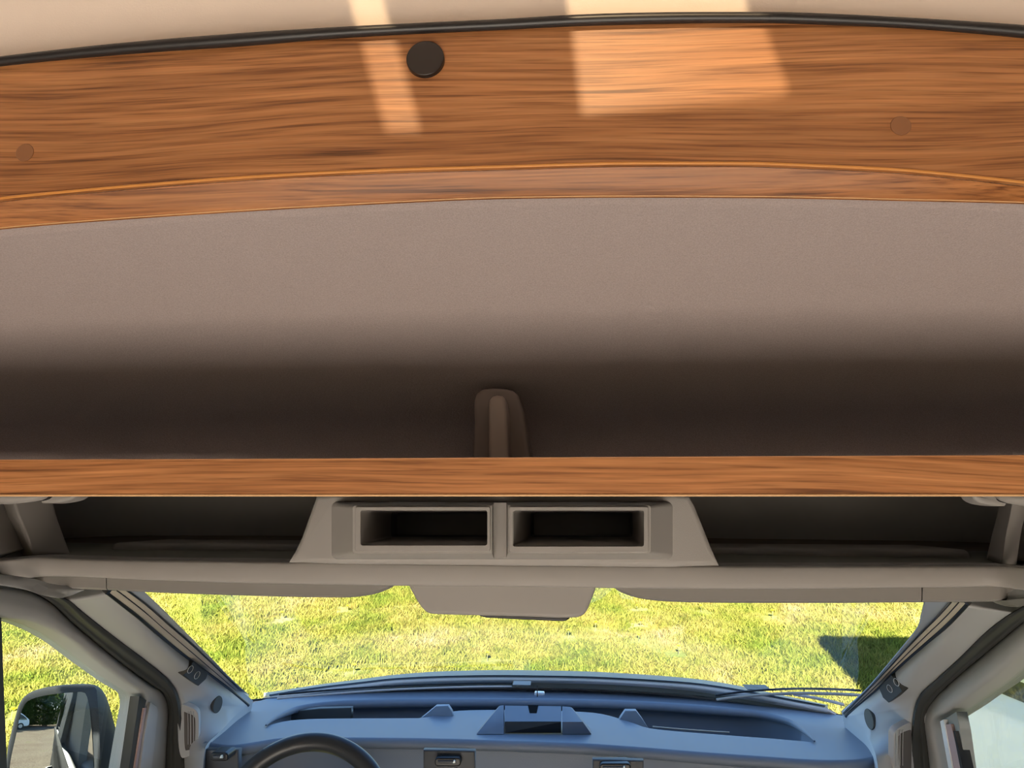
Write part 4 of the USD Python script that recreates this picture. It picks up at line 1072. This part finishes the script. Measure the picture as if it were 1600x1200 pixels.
road_van('parked_van', (2.04, -1.42, 0.0), 0.0, 'white high-roofed van parked close by on the right, seen through the passenger window')
road_van('parked_van', (-8.2, -29.0, 0.0), -118.0, 'small white van far behind, seen only in the left door mirror')

M_BARK = plain('bark', (0.12, 0.09, 0.06), 0.9, bump=0.8, bscale=12)
leaf = lambda nm, c1, c2: mat(nm, {'g': ('geometry', {}), 'n': ('noise_texture', {'scale': 1.2, 'detail': 3.0}), 'r': ('rgb_ramp', {'ramp': [(0.3, c1), (0.7, c2)]}),
                                   'd': ('diffuse_bsdf', {}), 't': ('translucent_bsdf', {}), 'm': ('mix_closure', {'fac': 0.35})},
                              [('g.position', 'n.vector'), ('n.fac', 'r.fac'), ('r.color', 'd.color'), ('r.color', 't.color'), ('d.BSDF', 'm.closure1'), ('t.BSDF', 'm.closure2')], 'm.closure')
M_LEAF = leaf('tree_leaf', (0.035, 0.075, 0.015), (0.13, 0.19, 0.04))
rng = np.random.default_rng(7)
tree = thing('tree', (-6.0, -39.0, 0.0), 'broad leafy tree behind the yard, nearest the van in the left mirror', 'tree', 'trees behind the gravel yard')
BASE[tree] = np.zeros(3)
part(tree, 'trunk', tube(curve([(0, 0, -0.1), (0.1, 0, 1.5), (0.0, 0.15, 3.2), (0.1, 0.1, 5.0)], 14), np.linspace(0.32, 0.1, 14), 12), M_BARK, True)
N = 12000
cl = rng.normal(size=(26, 3)) * [1.9, 1.9, 1.7] + [0, 0, 3.9]
aw = rng.random(10) * 2 * np.pi
cl = np.vstack([cl, np.stack([2.3 * np.cos(aw), 2.3 * np.sin(aw), 0.9 + 0.7 * rng.random(10)], 1)])
ci = rng.integers(0, 36, N)
dv = rng.normal(size=(N, 3)); dv /= np.linalg.norm(dv, axis=1, keepdims=True)
cc = cl[ci] + dv * (rng.random((N, 1)) ** 0.4) * 1.15
cc[:, 2] = np.maximum(cc[:, 2], 0.25)
t1 = rng.normal(size=(N, 3)); t1 /= np.linalg.norm(t1, axis=1, keepdims=True)
t2 = np.cross(t1, rng.normal(size=(N, 3))); t2 /= np.linalg.norm(t2, axis=1, keepdims=True)
L = 0.16
vv = np.stack([cc - t1 * L, cc + t2 * L * 0.6, cc + t1 * L, cc - t2 * L * 0.6], 1).reshape(-1, 3)
q = np.arange(4 * N).reshape(-1, 4)
part(tree, 'foliage', trimesh.Trimesh(vv, np.vstack([q[:, [0, 1, 2]], q[:, [0, 2, 3]]]), process=False), M_LEAF, False, kind='stuff')
for k_, (x, y, rz, sc) in enumerate([(-10.5, -40, 70, 1.35), (-15.5, -38.5, 160, 1.3), (-20.5, -39, 250, 1.4), (-2.0, -41, 20, 1.2)]):
    copy(tree, (x, y, 0), rz, sc, label=['second leafy tree from the van in the left mirror', 'third leafy tree from the van in the left mirror', 'farthest leafy tree outward in the left mirror', 'leafy tree behind the van itself, hidden by its side'][k_])

# ------------------------------------------------------------------ ground, grass and dandelions
SL = 0.176
gz = lambda y: np.maximum(np.asarray(y, float) - 2.5, 0) * SL
M_SOIL = mat('grass_base', {
    'g': ('geometry', {}), 'n': ('noise_texture', {'scale': 2.2, 'detail': 5.0, 'roughness': 0.6}), 'n2': ('noise_texture', {'scale': 55.0, 'detail': 3.0}),
    'r': ('rgb_ramp', {'ramp': [(0.3, (0.10, 0.13, 0.025)), (0.5, (0.17, 0.17, 0.045)), (0.7, (0.26, 0.22, 0.10))]}),
    'r2': ('rgb_ramp', {'ramp': [(0.3, (0.6, 0.6, 0.6)), (0.7, (1.2, 1.2, 1.2))]}), 'x': ('mix_color', {'blend_type': 'multiply', 'fac': 1.0}),
    'p': ('principled_bsdf', {'roughness': 0.9, 'specular_ior_level': 0.1})},
    [('g.position', 'n.vector'), ('g.position', 'n2.vector'), ('n.fac', 'r.fac'), ('n2.fac', 'r2.fac'), ('r.color', 'x.a'), ('r2.color', 'x.b'), ('x.result', 'p.base_color')])
M_GRAVEL = mat('gravel', {
    'g': ('geometry', {}), 'v': ('voronoi_texture', {'scale': 28.0}), 'n': ('noise_texture', {'scale': 0.6, 'detail': 5.0}),
    'r': ('rgb_ramp', {'ramp': [(0.3, (0.27, 0.215, 0.165)), (0.62, (0.34, 0.285, 0.22)), (0.75, (0.24, 0.245, 0.11))]}), 'r2': ('rgb_ramp', {'ramp': [(0.1, (1.1, 1.1, 1.1)), (0.6, (0.55, 0.55, 0.55))]}),
    'x': ('mix_color', {'blend_type': 'multiply', 'fac': 1.0}), 'p': ('principled_bsdf', {'roughness': 1.0, 'specular_ior_level': 0.0})},
    [('g.position', 'v.vector'), ('g.position', 'n.vector'), ('n.fac', 'r.fac'), ('v.distance', 'r2.fac'), ('r.color', 'x.a'), ('r2.color', 'x.b'), ('x.result', 'p.base_color')])
ys = np.r_[0.0, 2.5, np.linspace(2.6, 30, 30), 60.0]
xs = np.linspace(-60, 60, 41)
obj('ground', grid_mesh(np.array([[(x, y, float(gz(min(y, 30.0)))) for x in xs] for y in ys]), (0, 0, -0.2)), M_SOIL, True, kind='structure')
obj('ground', box((-80, -80, -0.2), (80, 0.0, -0.001)), M_GRAVEL, kind='structure')

M_GRASS = mat('grass_blade', {
    'g': ('geometry', {}), 'o': ('object_info', {}),
    'n': ('noise_texture', {'scale': 1.3, 'detail': 5.0, 'roughness': 0.65}), 'r': ('rgb_ramp', {'ramp': [(0.30, (0.125, 0.175, 0.026)), (0.45, (0.205, 0.215, 0.040)), (0.58, (0.275, 0.245, 0.062)), (0.72, (0.35, 0.29, 0.135))]}),
    'rr': ('rgb_ramp', {'ramp': [(0.0, (0.70, 0.78, 0.62)), (0.5, (1.0, 1.0, 1.0)), (1.0, (1.25, 1.12, 1.15))]}), 'x': ('mix_color', {'blend_type': 'multiply', 'fac': 1.0, 'use_clamp': False}),
    'd': ('diffuse_bsdf', {}), 't': ('translucent_bsdf', {}), 'm': ('mix_closure', {'fac': 0.35})},
    [('g.position', 'n.vector'), ('n.fac', 'r.fac'), ('o.random', 'rr.fac'), ('r.color', 'x.a'), ('rr.color', 'x.b'), ('x.result', 'd.color'), ('x.result', 't.color'), ('d.BSDF', 'm.closure1'), ('t.BSDF', 'm.closure2')], 'm.closure')

def bank_pt(px, py, up=0.07):
    r = ray(px, py)
    # z = SL (y - 2.5) + up
    t_ = (SL * (0 - 2.5) + up - EYE[2]) / (r[2] - SL * r[1])
    return EYE + r * t_


spots = [(1000, 968), (998, 990), (1095, 945), (930, 973), (888, 985), (995, 943), (762, 1020), (19, 1108), (553, 1039), (462, 1067), (441, 958), (543, 945), (1207, 955), (1060, 1010)]
gi = UsdGeom.PointInstancer.Define(stage, '/World/grass')
tag(gi.GetPrim(), 'sunny yellow-green meadow grass on the bank outside the windows', 'grass', kind='stuff')
UsdGeom.Scope.Define(stage, '/World/grass/tufts')
protos = []
for v_ in range(4):
    r2 = np.random.default_rng(20 + v_)
    nb = 46
    ang, rr_ = r2.random(nb) * 2 * np.pi, 0.075 * np.sqrt(r2.random(nb))
    bx, by = rr_ * np.cos(ang), rr_ * np.sin(ang)
    h_ = 0.022 + 0.035 * r2.random(nb)
    la, ll = r2.random(nb) * 2 * np.pi, 0.012 + 0.04 * r2.random(nb)
    wa, ww = r2.random(nb) * np.pi, 0.0025 + 0.003 * r2.random(nb)
    b0 = np.stack([bx - np.cos(wa) * ww, by - np.sin(wa) * ww, np.full(nb, -0.01)], 1)
    b1 = np.stack([bx + np.cos(wa) * ww, by + np.sin(wa) * ww, np.full(nb, -0.01)], 1)
    mx = np.stack([bx + np.cos(la) * ll * 0.35, by + np.sin(la) * ll * 0.35, h_ * 0.65], 1)
    m0, m1 = mx - np.stack([np.cos(wa) * ww, np.sin(wa) * ww, 0 * ww], 1) * 0.8, mx + np.stack([np.cos(wa) * ww, np.sin(wa) * ww, 0 * ww], 1) * 0.8
    tp = np.stack([bx + np.cos(la) * ll, by + np.sin(la) * ll, h_], 1)
    vv = np.stack([b0, b1, m1, m0, tp], 1).reshape(-1, 3)
    ix = np.arange(nb)[:, None] * 5
    ff = np.vstack([ix + [0, 1, 2], ix + [0, 2, 3], ix + [3, 2, 4]])
    pth_ = f'/World/grass/tufts/tuft' + (f'_{v_:03d}' if v_ else '')
    usdkit.mesh(stage, pth_, trimesh.Trimesh(vv, ff, process=False), M_GRASS)
    protos.append(Sdf.Path(pth_))
gi.CreatePrototypesRel().SetTargets(protos)
rg = np.random.default_rng(3)
NG = 44000
gx, gy = rg.uniform(-9, 8, NG), rg.uniform(3.2, 12.0, NG)
dn = np.array([bank_pt(x, y)[:2] for x, y in spots])
dd2 = (((np.stack([gx, gy], 1)[:, None] - dn[None]) ** 2).sum(-1).min(1))
keep = dd2 > 0.08 ** 2
near = np.where(dd2[keep] < 0.20 ** 2, 0.6, 1.0)
gx, gy = gx[keep], gy[keep]; NG = len(gx)
gp = np.stack([gx, gy, gz(gy)], 1).astype(np.float32)
from pxr import Vt
gi.CreatePositionsAttr(Vt.Vec3fArray.FromNumpy(gp))
th_ = rg.random(NG) * 2 * np.pi
gi.CreateOrientationsAttr(Vt.QuathArray([Gf.Quath(float(math.cos(t / 2)), 0, 0, float(math.sin(t / 2))) for t in th_]))
gi.CreateScalesAttr(Vt.Vec3fArray.FromNumpy(((0.75 + 0.6 * rg.random((NG, 1))) * near[:, None]).repeat(3, 1).astype(np.float32)))
gi.CreateProtoIndicesAttr(Vt.IntArray.FromNumpy(rg.integers(0, 4, NG).astype(np.int32)))

M_DAND = plain('dandelion_yellow', (0.85, 0.62, 0.02), 0.7)
M_STEM = plain('dandelion_stem', (0.25, 0.32, 0.08), 0.7)
where = ['beside the inner end of the right visor, upper of two', 'beside the inner end of the right visor, lower of two', 'high up under the middle of the right visor', 'just right of the lower corner of the sensor cover',
         'directly below the right corner of the sensor cover', 'hard under the curved inner end of the right visor', 'in the middle, straight above the device dock', 'large, at the left edge beside the left door mirror',
         'left of the middle, above the left wiper', 'low down on the left, just above the left wiper', 'high up under the left visor, farthest left', 'high up under the inner end of the left visor', 'high up under the right visor, farthest right', 'right of the middle, left of the dark shadow']
first = None
for (x, y), wh in zip(spots, where):
    p = bank_pt(x, y)
    p[2] -= 0.07
    if first is None:
        first = thing('dandelion', p, 'yellow dandelion in the grass, ' + wh, 'flower', 'dandelions in the grass bank')
        BASE[first] = np.zeros(3)
        part(first, 'stem', tube([(0, 0, -0.01), (0.004, 0, 0.06)], 0.002, 6), M_STEM, True)
        hd = []
        for ring_, (n_, rr_, zz) in enumerate(((16, 0.020, 0.0), (12, 0.014, 0.005), (8, 0.008, 0.009))):
            for k_ in range(n_):
                a_ = 2 * math.pi * k_ / n_ + ring_ * 0.2
                d_ = np.array([math.cos(a_), math.sin(a_), 0]); e_ = np.array([-d_[1], d_[0], 0]) * 0.003
                c_ = np.array([0.004, 0, 0.062])
                hd.append(trimesh.Trimesh([c_ + e_, c_ - e_, c_ + d_ * rr_ - e_ + [0, 0, zz + 0.004], c_ + d_ * rr_ + e_ + [0, 0, zz + 0.004]], [[0, 1, 2], [0, 2, 3]], process=False))
        part(first, 'flower_head', cat(*hd), M_DAND, False)
    else:
        copy(first, p, rng.random() * 360, 0.8 + 0.4 * rng.random(), label='yellow dandelion in the grass, ' + wh)
